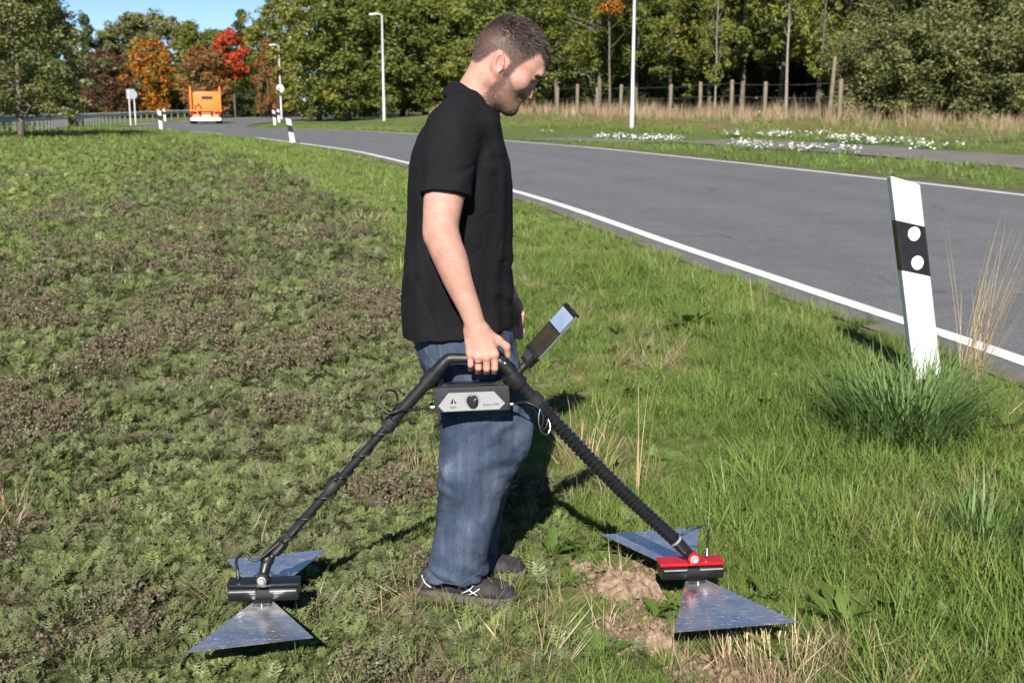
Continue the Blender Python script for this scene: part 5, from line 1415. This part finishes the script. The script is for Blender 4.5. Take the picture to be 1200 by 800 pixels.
# control box
def quad_box(pts, y0, y1, bev): pass
bm_ = MB(); A, Bq, Cq, Dq = D(508, 455, -.012), D(597, 452, -.012), D(597.5, 480, -.012), D(508.5, 484, -.012)
cx = (A + Bq + Cq + Dq) / 4; ex = ((Bq - A) + (Cq - Dq)).normalized(); ez = Vector((0, 1, 0)).cross(ex) * -1; ez = ex.cross(Vector((0, 1, 0))); bw = (Bq - A).length; bh = (A - Dq).length
RB = Matrix((ex, Vector((0, 1, 0)), ez)).transposed()
box = MB().box(cx + Vector((0, .042, 0)), (bw, .084, bh), RB, bev=.006).build('control_box', m_case, dev, auto=40)
MB().prism([(-bw * .5, bh * .5 - .002), (-bw * .38, bh * .5 + .006), (-bw * .30, bh * .5 + .001), (bw * .30, bh * .5 + .001), (bw * .40, bh * .5 + .010), (bw * .5, bh * .5 - .002)], -.012, .012, Matrix.Translation(cx + Vector((0, .042, 0))) @ RB.to_4x4() @ Matrix.Rotation(math.pi / 2, 4, 'X')).build('box_rim', m_plastic, dev, auto=30)
for (a, b, wd) in (((511, 458), (516, 443), .010), ((592, 455), (598, 440), .012)):
    MB().tube([D(*a, .03), D(*b, .012)], wd, 10).build('bracket', m_plastic, dev, True)
def fp(px, py, off=0.0):
    """point on the front of the box, off metres proud of it"""
    p = D(px, py, -.012); return Vector((p.x, cx.y - off, p.z))
hexa = [(513.7, 475.6), (525.4, 460.4), (578.8, 458.3), (591.9, 472.0), (584.9, 479.0), (520.0, 482.0)]
ft = [fp(a, b, .0022) for a, b in hexa]; bk = [fp(a, b, -.001) for a, b in hexa]
face = MB().add(ft + bk, [tuple(range(6)), tuple(range(11, 5, -1))] + [(i, (i + 1) % 6, 6 + (i + 1) % 6, 6 + i) for i in range(6)]).build('face_plate', m_face, box)
kc = fp(553.6, 468.6, .0022)
kn = MB().lathe([(0, .0165), (.004, .0165), (.005, .0145), (.017, .0135), (.0185, .0120), (.0186, .001)], kc, (0, -1, 0), 28).build('knob', m_plastic, box, auto=40)
MB().box(kc + Vector((.008, -.0190, .007)), (.009, .001, .0022), Matrix.Rotation(R(-40), 3, 'Y')).build('pointer', m_face, kn)
for i in range(12):
    a = R(-130 + i * 260 / 11)
    c_ = kc + Vector((math.sin(a) * .0205, -.0004, math.cos(a) * .0205)); MB().box(c_, (.0010, .0006, .0045), Matrix.Rotation(a, 3, 'Y')).build('scale_mark', m_ink, face)
def letters(txt, pos, size, mat, parent, name='lettering', align='CENTER', ext=.0002):
    cu = bpy.data.curves.new('text', 'FONT'); cu.body = txt; cu.size = size; cu.align_x = align; cu.extrude = ext; cu.resolution_u = 3
    o = bpy.data.objects.new('text', cu); COL.objects.link(o); dg = bpy.context.evaluated_depsgraph_get(); me = bpy.data.meshes.new_from_object(o.evaluated_get(dg)); bpy.data.objects.remove(o)
    M = Matrix.Translation(pos) @ Matrix((ex, ez, Vector((0, -1, 0)))).transposed().to_4x4(); me.transform(M); me.materials.clear()
    return link(name, me, mat, parent)
letters('Gepard GPR', fp(575.5, 474.6, .0026), .0088, m_ink, face)
letters('TM', fp(588.0, 470.8, .0026), .0036, m_ink, face)
letters('OKM', fp(531.2, 478.2, .0026), .0080, m_ink, face)
lc = fp(531.3, 470, .0026)
def tri(pts): return MB().add([lc + ex * a + ez * b - Vector((0, .0003, 0)) for a, b in pts] + [lc + ex * a + ez * b for a, b in pts], [(0, 1, 2), (5, 4, 3), (0, 1, 4, 3), (1, 2, 5, 4), (2, 0, 3, 5)])
tri([(-.009, -.006), (0, .011), (-.001, -.006)]).build('emblem', m_ink, face); tri([(.001, .0065), (.009, -.006), (.0035, -.006)]).build('emblem', m_ink, face); tri([(-.0035, -.0025), (.0055, -.0025), (.0015, .003)]).build('emblem', m_face, face)
for (a, b) in ((510, 460), (510.5, 480), (595, 457), (595.5, 476)):
    MB().lathe([(0, .0022), (.001, .0022), (.0012, .0004)], fp(a, b, .0005), (0, -1, 0), 8).build('screw', m_rubber, box)
for px, py, sgn in ((507.5, 477, -1), (598.5, 473.5, 1)):          # cable sockets
    p = D(px, py, .012); MB().lathe([(-.004, .0055), (.006, .0055), (.0065, .004), (.016, .004), (.0165, .001)], p, ex * sgn, 12).build('connector', m_steel, box, auto=40)
# rear tube
def axis(a, b, t_): return a.lerp(b, t_)
tA, tB = D(503, 445), D(313.5, 655, .0)
aw = lambda px: axis(tA, tB, (503 - px) / (503 - 313.5))
MB().tube([aw(503), aw(455)], .0170, 16).build('upper_tube', m_tube, dev, auto=40)
cl = MB().lathe([(0, .0165), (.002, .0215), (.012, .0222), (.013, .0195), (.022, .0195), (.023, .0222), (.034, .0215), (.036, .0165)], aw(463), (tB - tA), 18).build('clamp', m_rubber, dev, auto=40)
MB().tube([aw(455), aw(311)], .0125, 14).build('lower_tube', m_tube, dev, auto=40)
MB().lathe([(0, .0140), (.002, .0200), (.020, .0205), (.022, .0165), (.034, .0165), (.036, .0178), (.065, .0165), (.067, .0130)], aw(403), (tB - tA), 18).build('tube_lock', m_rubber, dev, auto=40)
MB().tube([aw(400) + Vector((0, -.012, .012)), aw(396) + Vector((0, -.03, .018))], .004, 8).build('lock_lever', m_plastic, dev, True)
for px in (341, 333): MB().lathe([(0, .0130), (.001, .0165), (.010, .0165), (.011, .0130)], aw(px), (tB - tA), 14).build('band', m_rubber, dev, auto=40)
MB().lathe([(0, .0135), (.004, .0185), (.045, .0185), (.052, .012)], aw(334), (tB - tA), 16).build('tube_foot', m_plastic, dev, auto=40)
# cable wound round the tube
d_ = (tB - tA).normalized(); e1 = d_.cross(Vector((0, 1, 0))).normalized(); e2 = d_.cross(e1); L_ = (tB - tA).length
hel = []
for i in range(170):
    f = .26 + .68 * i / 169; a = i * .215; hel.append(tA.lerp(tB, f) + (e1 * math.cos(a) + e2 * math.sin(a)) * (.0152 if not .52 < f < .62 else .0215))
lp = spline([D(506, 477, .012), D(492, 479, 0), D(476, 480, -.02), D(466, 481, -.03), D(455, 484, -.03), D(445, 474, -.02), D(445, 464, -.01), D(454, 457, 0), D(464, 460, .02), D(465, 472, .025), D(458, 486, -.018), hel[0]], 6)
MB().tube(lp + hel[1:], .0030, 6).build('cable', m_cable, dev, True)
MB().tube(spline([D(461, 482, -.022), D(452, 488, -.026), D(447, 486, -.02), D(449, 492, 0), D(456, 490, .01)], 5), .0026, 6).build('cable_tie', m_cable, dev, True)
# front leg: joint, rigid tube and corrugated hose
def F_(px, py, t_): return W(px, py, YD + .115 * t_)
f0, f1, f2 = F_(598, 438, 0), F_(634, 476.5, .18), F_(792, 633, 1.0)
jt = MB().lathe([(-.026, .012), (-.025, .024), (-.005, .0270), (.022, .0265), (.024, .0195), (.046, .0185)], F_(603, 444, .0), (f1 - f0), 18).build('joint', m_plastic, dev, auto=40)
MB().tube([F_(608, 449, .05), f1], .0175, 16).build('front_tube', m_tube, dev, auto=40)
MB().lathe([(0, .018), (.002, .0235), (.030, .0240), (.032, .0190)], F_(622, 463.5, .12), (f1 - f0), 18).build('hose_clamp', m_rubber, dev, auto=40)
Lh = (f2 - f1).length; nr = 36; prof = []
for i in range(nr):
    b0 = i * Lh / nr; q = Lh / nr
    prof += [(b0, .0142), (b0 + q * .22, .0208), (b0 + q * .5, .0208), (b0 + q * .72, .0142)]
sag = []
for a_, r_ in prof:
    t_ = a_ / Lh; sag.append(f1.lerp(f2, t_) + Vector((0, 0, -.012 * math.sin(math.pi * t_))))
MB().tube(sag, [r for _, r in prof], 18).build('corrugated_hose', m_hose, dev, auto=30)
f3 = F_(803, 645, 1.02)
MB().lathe([(0, .0165), (.001, .0205), (.006, .0205), (.007, .0165)], f2 - (f2 - f1).normalized() * .004, (f3 - f2), 16).build('white_clip', m_face, dev, auto=40)
MB().tube([f2, f2.lerp(f3, .5), f3], [.0195, .0185, .0165], 16).build('hose_end', m_plastic, dev, auto=40)
MB().tube(spline([D(600, 474, .012), D(612, 471, -.002), D(622, 473, -.010), D(632, 479, -.012), D(637, 490, -.015), D(634, 503, -.015), D(640, 500, .0), D(643, 489, .012)], 5), .0026, 6).build('cable', m_cable, dev, True)
MB().tube(spline([D(633, 478, -.012), D(631, 492, -.02), D(634, 505, -.02), D(641, 509, -.01), D(645, 500, .0), D(642, 490, .01)], 5), .0018, 6).build('cable', m_steel, dev, True)
# antennas
def antenna(front, back, narrow, zp, boxc, boxl, boxh, rot, mat_top, red, cable):
    """bow-tie sheet pair under an electronics box"""
    fr = [G(*q, zp) for q in front]; bc = [G(*q, zp) for q in back]; c0 = (fr[0] + fr[1] + bc[0] + bc[1]) / 4
    ax = ((fr[0] + fr[1]) - (bc[0] + bc[1])).normalized(); sd = Vector((-ax.y, ax.x, 0))
    def sheet(a, b, sgn):
        n0 = c0 + ax * sgn * .045; hw = narrow; n1, n2 = n0 - sd * hw, n0 + sd * hw
        if (n1 - a).length > (n2 - a).length: n1, n2 = n2, n1
        dn = Vector((0, 0, -.0022)); pts = [n1, a, b, n2]
        mb = MB().add([p for p in pts] + [p + dn for p in pts], [(0, 1, 2, 3), (7, 6, 5, 4)] + [(i, (i + 1) % 4, 4 + (i + 1) % 4, 4 + i) for i in range(4)])
        return mb.build('antenna_sheet', m_alu, dev)
    for (a, b), sgn in ((fr, 1), (bc, -1)):
        sh = sheet(a, b, sgn); m_ = (a + b) / 2
        q = c0 + ax * sgn * .07
        MB().lathe([(0, .006), (.003, .006), (.0035, .003), (.007, .003), (.0072, .0005)], q + Vector((0, 0, .0005)), (0, 0, 1), 10).build('bolt', m_steel, sh, auto=40)
    # neck plates at the narrow end
    Rz = Matrix.Rotation(rot, 3, 'Z')
    for sgn in (1, -1): MB().box(c0 + ax * sgn * .056 + Vector((0, 0, .004)), (.050, .026, .006), Rz, bev=.002).build('sheet_clamp', m_plastic, dev)
    bc_ = c0 + Vector((0, 0, .030))
    base = MB().box(bc_ + Vector((0, 0, -.014)), (boxl * .98, .078, .036), Rz, bev=.012).build('antenna_box', m_plastic, dev, auto=40)
    MB().box(bc_ + Vector((0, 0, .0115)), (boxl, .056, .011), Rz, bev=.004).build('box_lid', mat_top, base, auto=40)
    for s_ in (-1, 1):
        off = Rz @ Vector((s_ * boxl * .28, -.036, -.002)); MB().box(bc_ + off, (boxl * .40, .010, .016), Rz, bev=.004).build('box_rail', m_case if not red else m_plastic, base, auto=40)
        off = Rz @ Vector((s_ * boxl * .28, -.0422, .001)); MB().box(bc_ + off, (boxl * .36, .003, .004), Rz, bev=.001).build('rail_edge', m_edge, base)
    # hinge yoke and pivot
    MB().box(bc_ + Rz @ Vector((0, -.030, .030)), (.030, .034, .030), Rz, bev=.006).build('yoke', mat_top if red else m_plastic, base, auto=40)
    MB().lathe([(0, .012), (.004, .0125), (.005, .009), (.012, .008), (.0125, .001)], bc_ + Rz @ Vector((0, -.046, .036)), Rz @ Vector((0, -1, 0)), 14).build('pivot_bolt', m_edge, base, auto=40)
    MB().lathe([(0, .017), (.030, .017), (.031, .012), (.032, .001)], bc_ + Rz @ Vector((0, -.012, .036)), Rz @ Vector((0, -1, 0)), 18).build('pivot', mat_top if red else m_rubber, base, auto=40)
    cp = bc_ + Rz @ Vector((cable[0] * boxl, .0, .026))
    MB().lathe([(0, .006), (.010, .006), (.0105, .0045), (.026, .0045), (.0265, .001)], cp, (0, 0, 1), 10).build('connector', m_steel, base, auto=40)
    return c0, bc_, cp
cL, bL, cpL = antenna(((218, 764), (367, 746)), ((265, 655), (383, 643)), .030, .105, None, .205, .05, R(4), m_plastic, False, (-.36,))
cR, bR, cpR = antenna(((790, 740), (935, 728)), ((706, 626), (820, 617)), .030, .105, None, .195, .05, R(6), m_red, True, (.26,))
MB().lathe([(-.021, .004), (-.017, .014), (-.009, .0195), (.009, .0195), (.017, .014), (.021, .004)], tB, (0, -1, 0), 18).build('knuckle', m_plastic, dev, auto=40)
MB().tube([tB, bL + Vector((.002, -.02, .038))], [.0165, .014], 14).build('ankle_tube', m_plastic, dev, auto=40)
MB().tube([f3, bR + Vector((.0, -.02, .038))], [.0165, .013], 14).build('ankle_tube', m_plastic, dev, auto=40)
MB().tube(spline([cpL + Vector((0, 0, .024)), cpL + Vector((-.002, 0, .055)), cpL + Vector((.022, -.01, .078)), cpL + Vector((.060, -.02, .062)), aw(334) + Vector((-.01, -.012, .0)), hel[-1]], 6), .0042, 7).build('cable', m_cable, dev, True)
MB().tube(spline([cpR + Vector((0, 0, .024)), cpR + Vector((.001, 0, .075)), cpR + Vector((-.014, .0, .092)), cpR + Vector((-.045, .01, .080)), cpR + Vector((-.085, .0, .060)), f2 + Vector((.012, -.016, .0))], 6), .0036, 7).build('cable', m_cable, dev, True)
MB().tube(spline([cpR + Vector((-.03, .005, .088)), cpR + Vector((-.055, .012, .088)), cpR + Vector((-.062, .012, .080))], 5), .003, 6).build('cable_clip', m_cable, dev, True)
# phone arm
MB().tube([F_(597, 449, 0), D(606, 438, -.004)], .0165, 14).build('arm_socket', m_plastic, dev, auto=40)
MB().tube([D(604, 440, -.004), D(620, 422, -.004)], .0105, 12).build('phone_arm', m_plastic, dev, auto=40)
# phone: long axis up to the right, screen tilted up towards its user
pa = D(625.5, 413, -.004); pb = D(669.5, 364.5, -.004); la = (pb - pa); PL = la.length; la.normalize()
wv_ = Vector((.029, -.066, -.029)); wv_ = (wv_ - la * wv_.dot(la)).normalized(); nv = la.cross(wv_)
if nv.y > 0: nv = -nv
RP = Matrix((la, nv.cross(la), nv)).transposed(); pc = (pa + pb) / 2
phone = empty('smartphone', pc); tag(phone, 'black smartphone with glossy dark screen clamped on the scanner arm', 'phone')
PW = .074
MB().box(pc, (PL, PW, .0085), RP, bev=.0035).build('phone_body', simple_mat('silver_phone_frame', (.50, .51, .53), .3, .8), phone, auto=40)
m_glass = simple_mat('black_glass_bezel', (.008, .008, .009), .08, spec=.6)
gl_ = MB().box(pc + nv * .0048, (PL * .975, PW * .955, .0012), RP, bev=.0005).build('screen', m_glass, phone)
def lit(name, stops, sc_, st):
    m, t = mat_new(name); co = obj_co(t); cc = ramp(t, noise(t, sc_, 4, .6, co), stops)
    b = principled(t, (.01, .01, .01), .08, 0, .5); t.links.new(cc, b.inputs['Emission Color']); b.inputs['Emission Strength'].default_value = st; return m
MB().box(pc + nv * .0056 + la * PL * .275, (PL * .36, PW * .90, .0006), RP).build('display_area', lit('pale_blue_screen_reflection', [(.3, (.30, .42, .62)), (.7, (.48, .58, .74))], 9, .55), gl_)  # pale blue reflection on the glass, put in as emission
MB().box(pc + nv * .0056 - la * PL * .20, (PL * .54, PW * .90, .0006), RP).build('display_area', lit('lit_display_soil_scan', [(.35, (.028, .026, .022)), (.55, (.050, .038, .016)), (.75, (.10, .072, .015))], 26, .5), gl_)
for f in (-.5, .5):
    MB().box(pc + la * PL * f * (1.02) + nv * .001, (.010 if f > 0 else .014, PW * .86, .018), RP, bev=.003).build('clamp_jaw', m_plastic, dev, auto=40)
MB().box(pc - nv * .010 - la * PL * .22, (PL * .62, PW * .55, .009), RP, bev=.003).build('cradle', m_plastic, dev, auto=40)
MB().box(pc - la * PL * .62 - nv * .004, (.040, .044, .020), RP, bev=.004).build('cradle_foot', m_plastic, dev, auto=40)
MB().box(pc - la * PL * .60 + nv * .0075, (.022, .030, .006), RP, bev=.002).build('cradle_latch', m_case, dev, auto=40)
MB().lathe([(0, .004), (.010, .004), (.0105, .007), (.016, .007), (.0165, .001)], pc + la * PL * .25 - nv * .012, -nv, 10).build('cradle_knob', m_plastic, dev, auto=40)
MB().tube([pc - la * PL * .62 - nv * .006, D(612, 431, -.004)], .0115, 12).build('arm_link', m_plastic, dev, auto=40)
# ------------------------------------------------------------------ orange truck at the bend
m_orange = simple_mat('orange_truck_paint', (.62, .17, .025), .4, var=.06, scale=2)
m_tyre = simple_mat('tyre_rubber', (.015, .015, .015), .8)
m_win = simple_mat('dark_cab_glass', (.03, .035, .045), .1)
m_tail = simple_mat('red_tail_lamp', (.40, .02, .02), .3)
m_flap = simple_mat('white_and_red_flap', (.62, .60, .58), .6, var=.1, scale=3)
tx, ty = px_at(248, 84); tz = hz(tx, ty) + .03
trk = empty('truck', (tx, ty, tz), R(14)); trk.scale = (.98, 1, .84); tag(trk, 'orange tractor truck seen from behind, driving away round the bend', 'truck')
def tb_(name, mb, mat, parent=trk, auto=40):
    o = mb.build(name, mat, None, auto=auto); o.parent = parent; o.matrix_parent_inverse = Matrix() ; return o
def sub(name, mb, mat, parent): return tb_(name, mb, mat, parent)
cab = tb_('cab', MB().box((0, 3.6, 1.72), (2.25, 1.9, 1.85), bev=.10), m_orange)
sub('roof_cap', MB().box((0, 3.7, 2.66), (2.0, 1.5, .14), bev=.06), m_orange, cab)
sub('rear_window', MB().box((.12, 2.645, 2.20), (.80, .03, .26), bev=.01), m_win, cab)
sub('rear_panel', MB().box((0, 2.645, 1.42), (1.70, .025, .9), bev=.01), m_orange, cab)
tb_('air_hose', MB().tube(spline([(-.55, 2.4, 1.75), (-.5, 2.2, 1.55), (-.75, 2.1, 1.45), (-.72, 2.1, 1.15), (-.5, 2.0, 1.05)], 5), .05, 8), m_tyre)
for s in (-1, 1):
    tb_('exhaust_stack', MB().lathe([(0, .085), (2.05, .085), (2.1, .075), (2.42, .075)], (s * 1.08, 2.45, .75), (0, 0, 1), 12), m_orange)
    tb_('mirror', MB().box((s * 1.25, 4.3, 2.0), (.14, .12, .50), bev=.03), m_tyre)
    for yy in (.55,):
        for xx in (.80, 1.03):
            wh = tb_('wheel', MB().lathe([(-.13, .2), (-.129, .44), (-.10, .50), (.10, .50), (.129, .44), (.13, .2)], (s * xx, yy, .50), (1, 0, 0), 24), m_tyre)
            sub('rim', MB().lathe([(-.05, .05), (-.049, .29), (.049, .29), (.05, .05)], (s * xx, yy, .50), (1, 0, 0), 18), m_galv, wh)
    wh = tb_('wheel', MB().lathe([(-.14, .2), (-.139, .44), (-.10, .50), (.10, .50), (.139, .44), (.14, .2)], (s * .98, 4.3, .50), (1, 0, 0), 24), m_tyre)
    tb_('mudguard', MB().box((s * .92, .52, 1.10), (.56, 1.15, .07), bev=.02), m_orange)
    tb_('tail_light', MB().box((s * .98, -.32, .86), (.30, .05, .13), bev=.02), m_tail)
    tb_('frame_rail', MB().box((s * .42, 1.8, .86), (.10, 4.4, .26), bev=.01), m_tyre)
tb_('rear_crossbar', MB().box((0, -.28, 1.12), (2.30, .10, .10), bev=.02), m_orange)
tb_('bumper', MB().box((0, -.34, .38), (2.20, .08, .26), bev=.02), m_flap)
tb_('mud_flap', MB().box((0, -.26, .66), (1.9, .03, .30), bev=.005), simple_mat('faded_orange_flap', (.52, .24, .14), .7, var=.2, scale=4))
tb_('fifth_wheel', MB().box((.1, .45, 1.05), (.9, .8, .14), bev=.04), m_tyre)
tb_('licence_plate', MB().box((.05, -.385, .62), (.52, .01, .11), bev=.003), m_signwhite)

# ------------------------------------------------------------------ single plants near the marker post
def blades_obj(name, x, y, n, Lr, w, spread, lean, curl, mat, seed, label, cat, yaw=None, seg=6):
    r = np.random.default_rng(seed); V = []; F = []; C = []
    for i in range(n):
        a = r.uniform(0, 6.283); q = spread * math.sqrt(r.random())
        ya = a + r.normal(0, .6) if yaw is None else yaw + r.normal(0, .7)
        blade(V, F, C, r, (q * math.cos(a), q * math.sin(a), -.01), ya, r.uniform(*Lr), w * r.uniform(.6, 1.3), abs(r.normal(lean, lean * .5)), r.uniform(.3, 1) * curl, r.uniform(.1, .75), seg)
    me = fin_mesh(name, V, F, C, mat); o = bpy.data.objects.new(name, me); o.location = (x, y, hz(x, y)); COL.objects.link(o); tag(o, label, cat); return o
def own(name, base, stops, trans=.3, gloss=.03):
    return leaf_mat(name, stops, trans)
m_tuft = own('bluish_tuft_blades', None, [(0, (.065, .115, .038)), (.5, (.120, .190, .062)), (1, (.24, .31, .13))])
m_hay = own('bleached_dry_stalk', None, [(0, (.22, .15, .08)), (.5, (.40, .30, .17)), (1, (.55, .46, .30))], .15)
gq = G(1058, 532)
blades_obj('grass_tuft', gq.x + .02, gq.y + .12, 620, (.24, .56), .0080, .26, .45, 1.35, m_tuft, 901, 'thick bluish green grass tuft at the foot of the leaning marker post', 'grass tuft')
blades_obj('grass_tuft', 2.14, 5.60, 120, (.18, .34), .008, .14, .42, 1.5, m_tuft, 902, 'smaller grass tuft hiding the base of the leaning marker post', 'grass tuft')
blades_obj('dry_grass', 2.36, 5.72, 70, (.55, 1.05), .0030, .07, .30, .30, m_hay, 903, 'fan of tall bleached dry stalks right of the leaning marker post', 'dry grass', yaw=.1)
blades_obj('dry_grass', G(748, 590).x, G(748, 590).y, 7, (.30, .52), .004, .03, .12, .2, m_hay, 904, 'few upright dry stalks behind the corrugated hose', 'dry grass')
blades_obj('dry_grass', G(690, 545).x, G(690, 545).y, 60, (.10, .26), .0035, .10, .5, .8, m_hay, 905, 'low tangle of pale dead grass next to the man shadow', 'dry grass')
blades_obj('dry_grass', G(884, 362).x, G(884, 362).y, 4, (.20, .30), .006, .03, .08, .1, m_hay, 906, 'thin pale seed stalk near the white edge line', 'dry grass')
blades_obj('dry_grass', G(900, 775).x, G(900, 775).y - .02, 150, (.06, .15), .0034, .14, .35, .5, m_hay, 907, 'stubble of pale dead grass under the front edge of the red-topped antenna', 'dry grass')
blades_obj('dry_grass', G(430, 262).x, G(430, 262).y, 60, (.15, .34), .010, .30, .7, .8, m_hay, 908, 'patch of dead grass at the field border beside the road bend', 'dry grass')
blades_obj('dry_grass', G(450, 322).x, G(450, 322).y, 60, (.10, .22), .007, .22, .9, .6, m_hay, 909, 'flattened dead grass at the field border left of the man', 'dry grass')
blades_obj('grass_tuft', G(1150, 640).x, G(1150, 640).y, 160, (.14, .30), .006, .12, .40, 1.2, m_tuft, 910, 'grass tuft low on the verge in front of the marker post', 'grass tuft')
def rosette(name, px, py, nl, Lr, wr, seed, label):
    g_ = G(px, py); me = broad_clump(name, own('dock_leaf_%d' % seed, None, [(0, (.045, .085, .022)), (.5, (.090, .140, .032)), (1, (.16, .21, .055))]), nl, Lr, wr, seed, .8)
    o = bpy.data.objects.new(name, me); o.location = (g_.x, g_.y, hz(g_.x, g_.y)); COL.objects.link(o); tag(o, label, 'weed')
rosette('dock_plant', 805, 388, 9, (.16, .26), .22, 921, 'broad leaved dock plant in the verge between scanner phone and road')
rosette('dandelion_plant', 990, 735, 9, (.12, .20), .16, 922, 'dandelion rosette in the grass right of the red-topped antenna')
rosette('dock_plant', 1185, 520, 8, (.14, .22), .24, 923, 'broad leaved plant right of the bluish grass tuft')
# ------------------------------------------------------------------ thrown-up earth by the front antenna
def mound(name, x, y, R0, h, seed, label):
    r = np.random.default_rng(seed); n = 70; V = []; F = []
    for i in range(n):
        for j in range(n):
            a = (i / (n - 1) - .5) * 2; b = (j / (n - 1) - .5) * 2; xx = x + a * R0 * 1.2; yy = y + b * R0
            V.append((xx, yy, 0))
    V = np.array(V); q = np.hypot((V[:, 0] - x) / (R0 * 1.2), (V[:, 1] - y) / R0)
    V[:, 2] = ground_h(V[:, 0], V[:, 1]) - .022 + h * np.clip(1 - q ** 1.6, -.3, 1) * (.6 + .8 * vnoise(V[:, 0], V[:, 1], .09, seed)) + .034 * vnoise(V[:, 0], V[:, 1], .034, seed + 1) + .024 * vnoise(V[:, 0], V[:, 1], .014, seed + 2)
    I_ = np.arange(n * n).reshape(n, n); Fq_ = np.stack([I_[:-1, :-1], I_[1:, :-1], I_[1:, 1:], I_[:-1, 1:]], -1).reshape(-1, 4)
    o = link(name, mesh_np(name, V, Fq_), m_soil, None, True); tag(o, label, 'earth'); return o
m_soil, t = mat_new('dry_crumbly_earth'); pos = world_co(t); f1_ = noise(t, 45, 6, .7, pos)
principled(t, ramp(t, f1_, [(.3, (.12, .082, .056)), (.55, (.25, .178, .125)), (.75, (.36, .27, .195))]), .95, 0, .15, bump(t, f1_, .9, .01))
g1 = G(738, 692); mound('earth_mound', g1.x, g1.y, .085, .040, 41, 'heap of bare dry earth left of the red-topped antenna')
g1 = G(690, 672); mound('earth_mound', g1.x, g1.y, .05, .016, 44, 'small patch of bare earth beside the larger earth heap')
g1 = G(775, 757); mound('earth_clod', g1.x, g1.y, .06, .05, 47, 'lump of earth at the left corner of the red-topped antenna sheet')

# loose crumbs and clods lying in the trodden grass
r = np.random.default_rng(61); V = []; F = []
for i in range(900):
    cx_, cy_, rr_ = TRAMPLE[r.integers(3)]; a = r.uniform(0, 6.283); q = rr_ * .95 * math.sqrt(r.random()); x_, y_ = cx_ + q * math.cos(a), cy_ + q * math.sin(a); sz = .004 + .014 * r.random() ** 3
    n0 = len(V); z_ = hz(x_, y_) if i < 60 else None
    V += [(x_ + d[0] * sz * r.uniform(.6, 1.2), y_ + d[1] * sz * r.uniform(.6, 1.2), d[2] * sz * r.uniform(.5, 1.1)) for d in ((1, 0, 0), (0, 1, 0), (-1, 0, 0), (0, -1, 0), (0, 0, 1), (0, 0, -1))]
    F += [(n0 + a_, n0 + b_, n0 + c_) for a_, b_, c_ in ((0, 1, 4), (1, 2, 4), (2, 3, 4), (3, 0, 4), (1, 0, 5), (2, 1, 5), (3, 2, 5), (0, 3, 5))]
V = np.array(V); cz = np.repeat(V.reshape(-1, 6, 3)[:, :, :2].mean(1), 6, 0); V[:, 2] += ground_h(cz[:, 0], cz[:, 1]) + .004
tag(link('earth_crumbs', mesh_np('earth_crumbs', V, np.array(F)), m_soil), 'loose crumbs of earth scattered round the red-topped antenna', 'earth', kind='stuff')
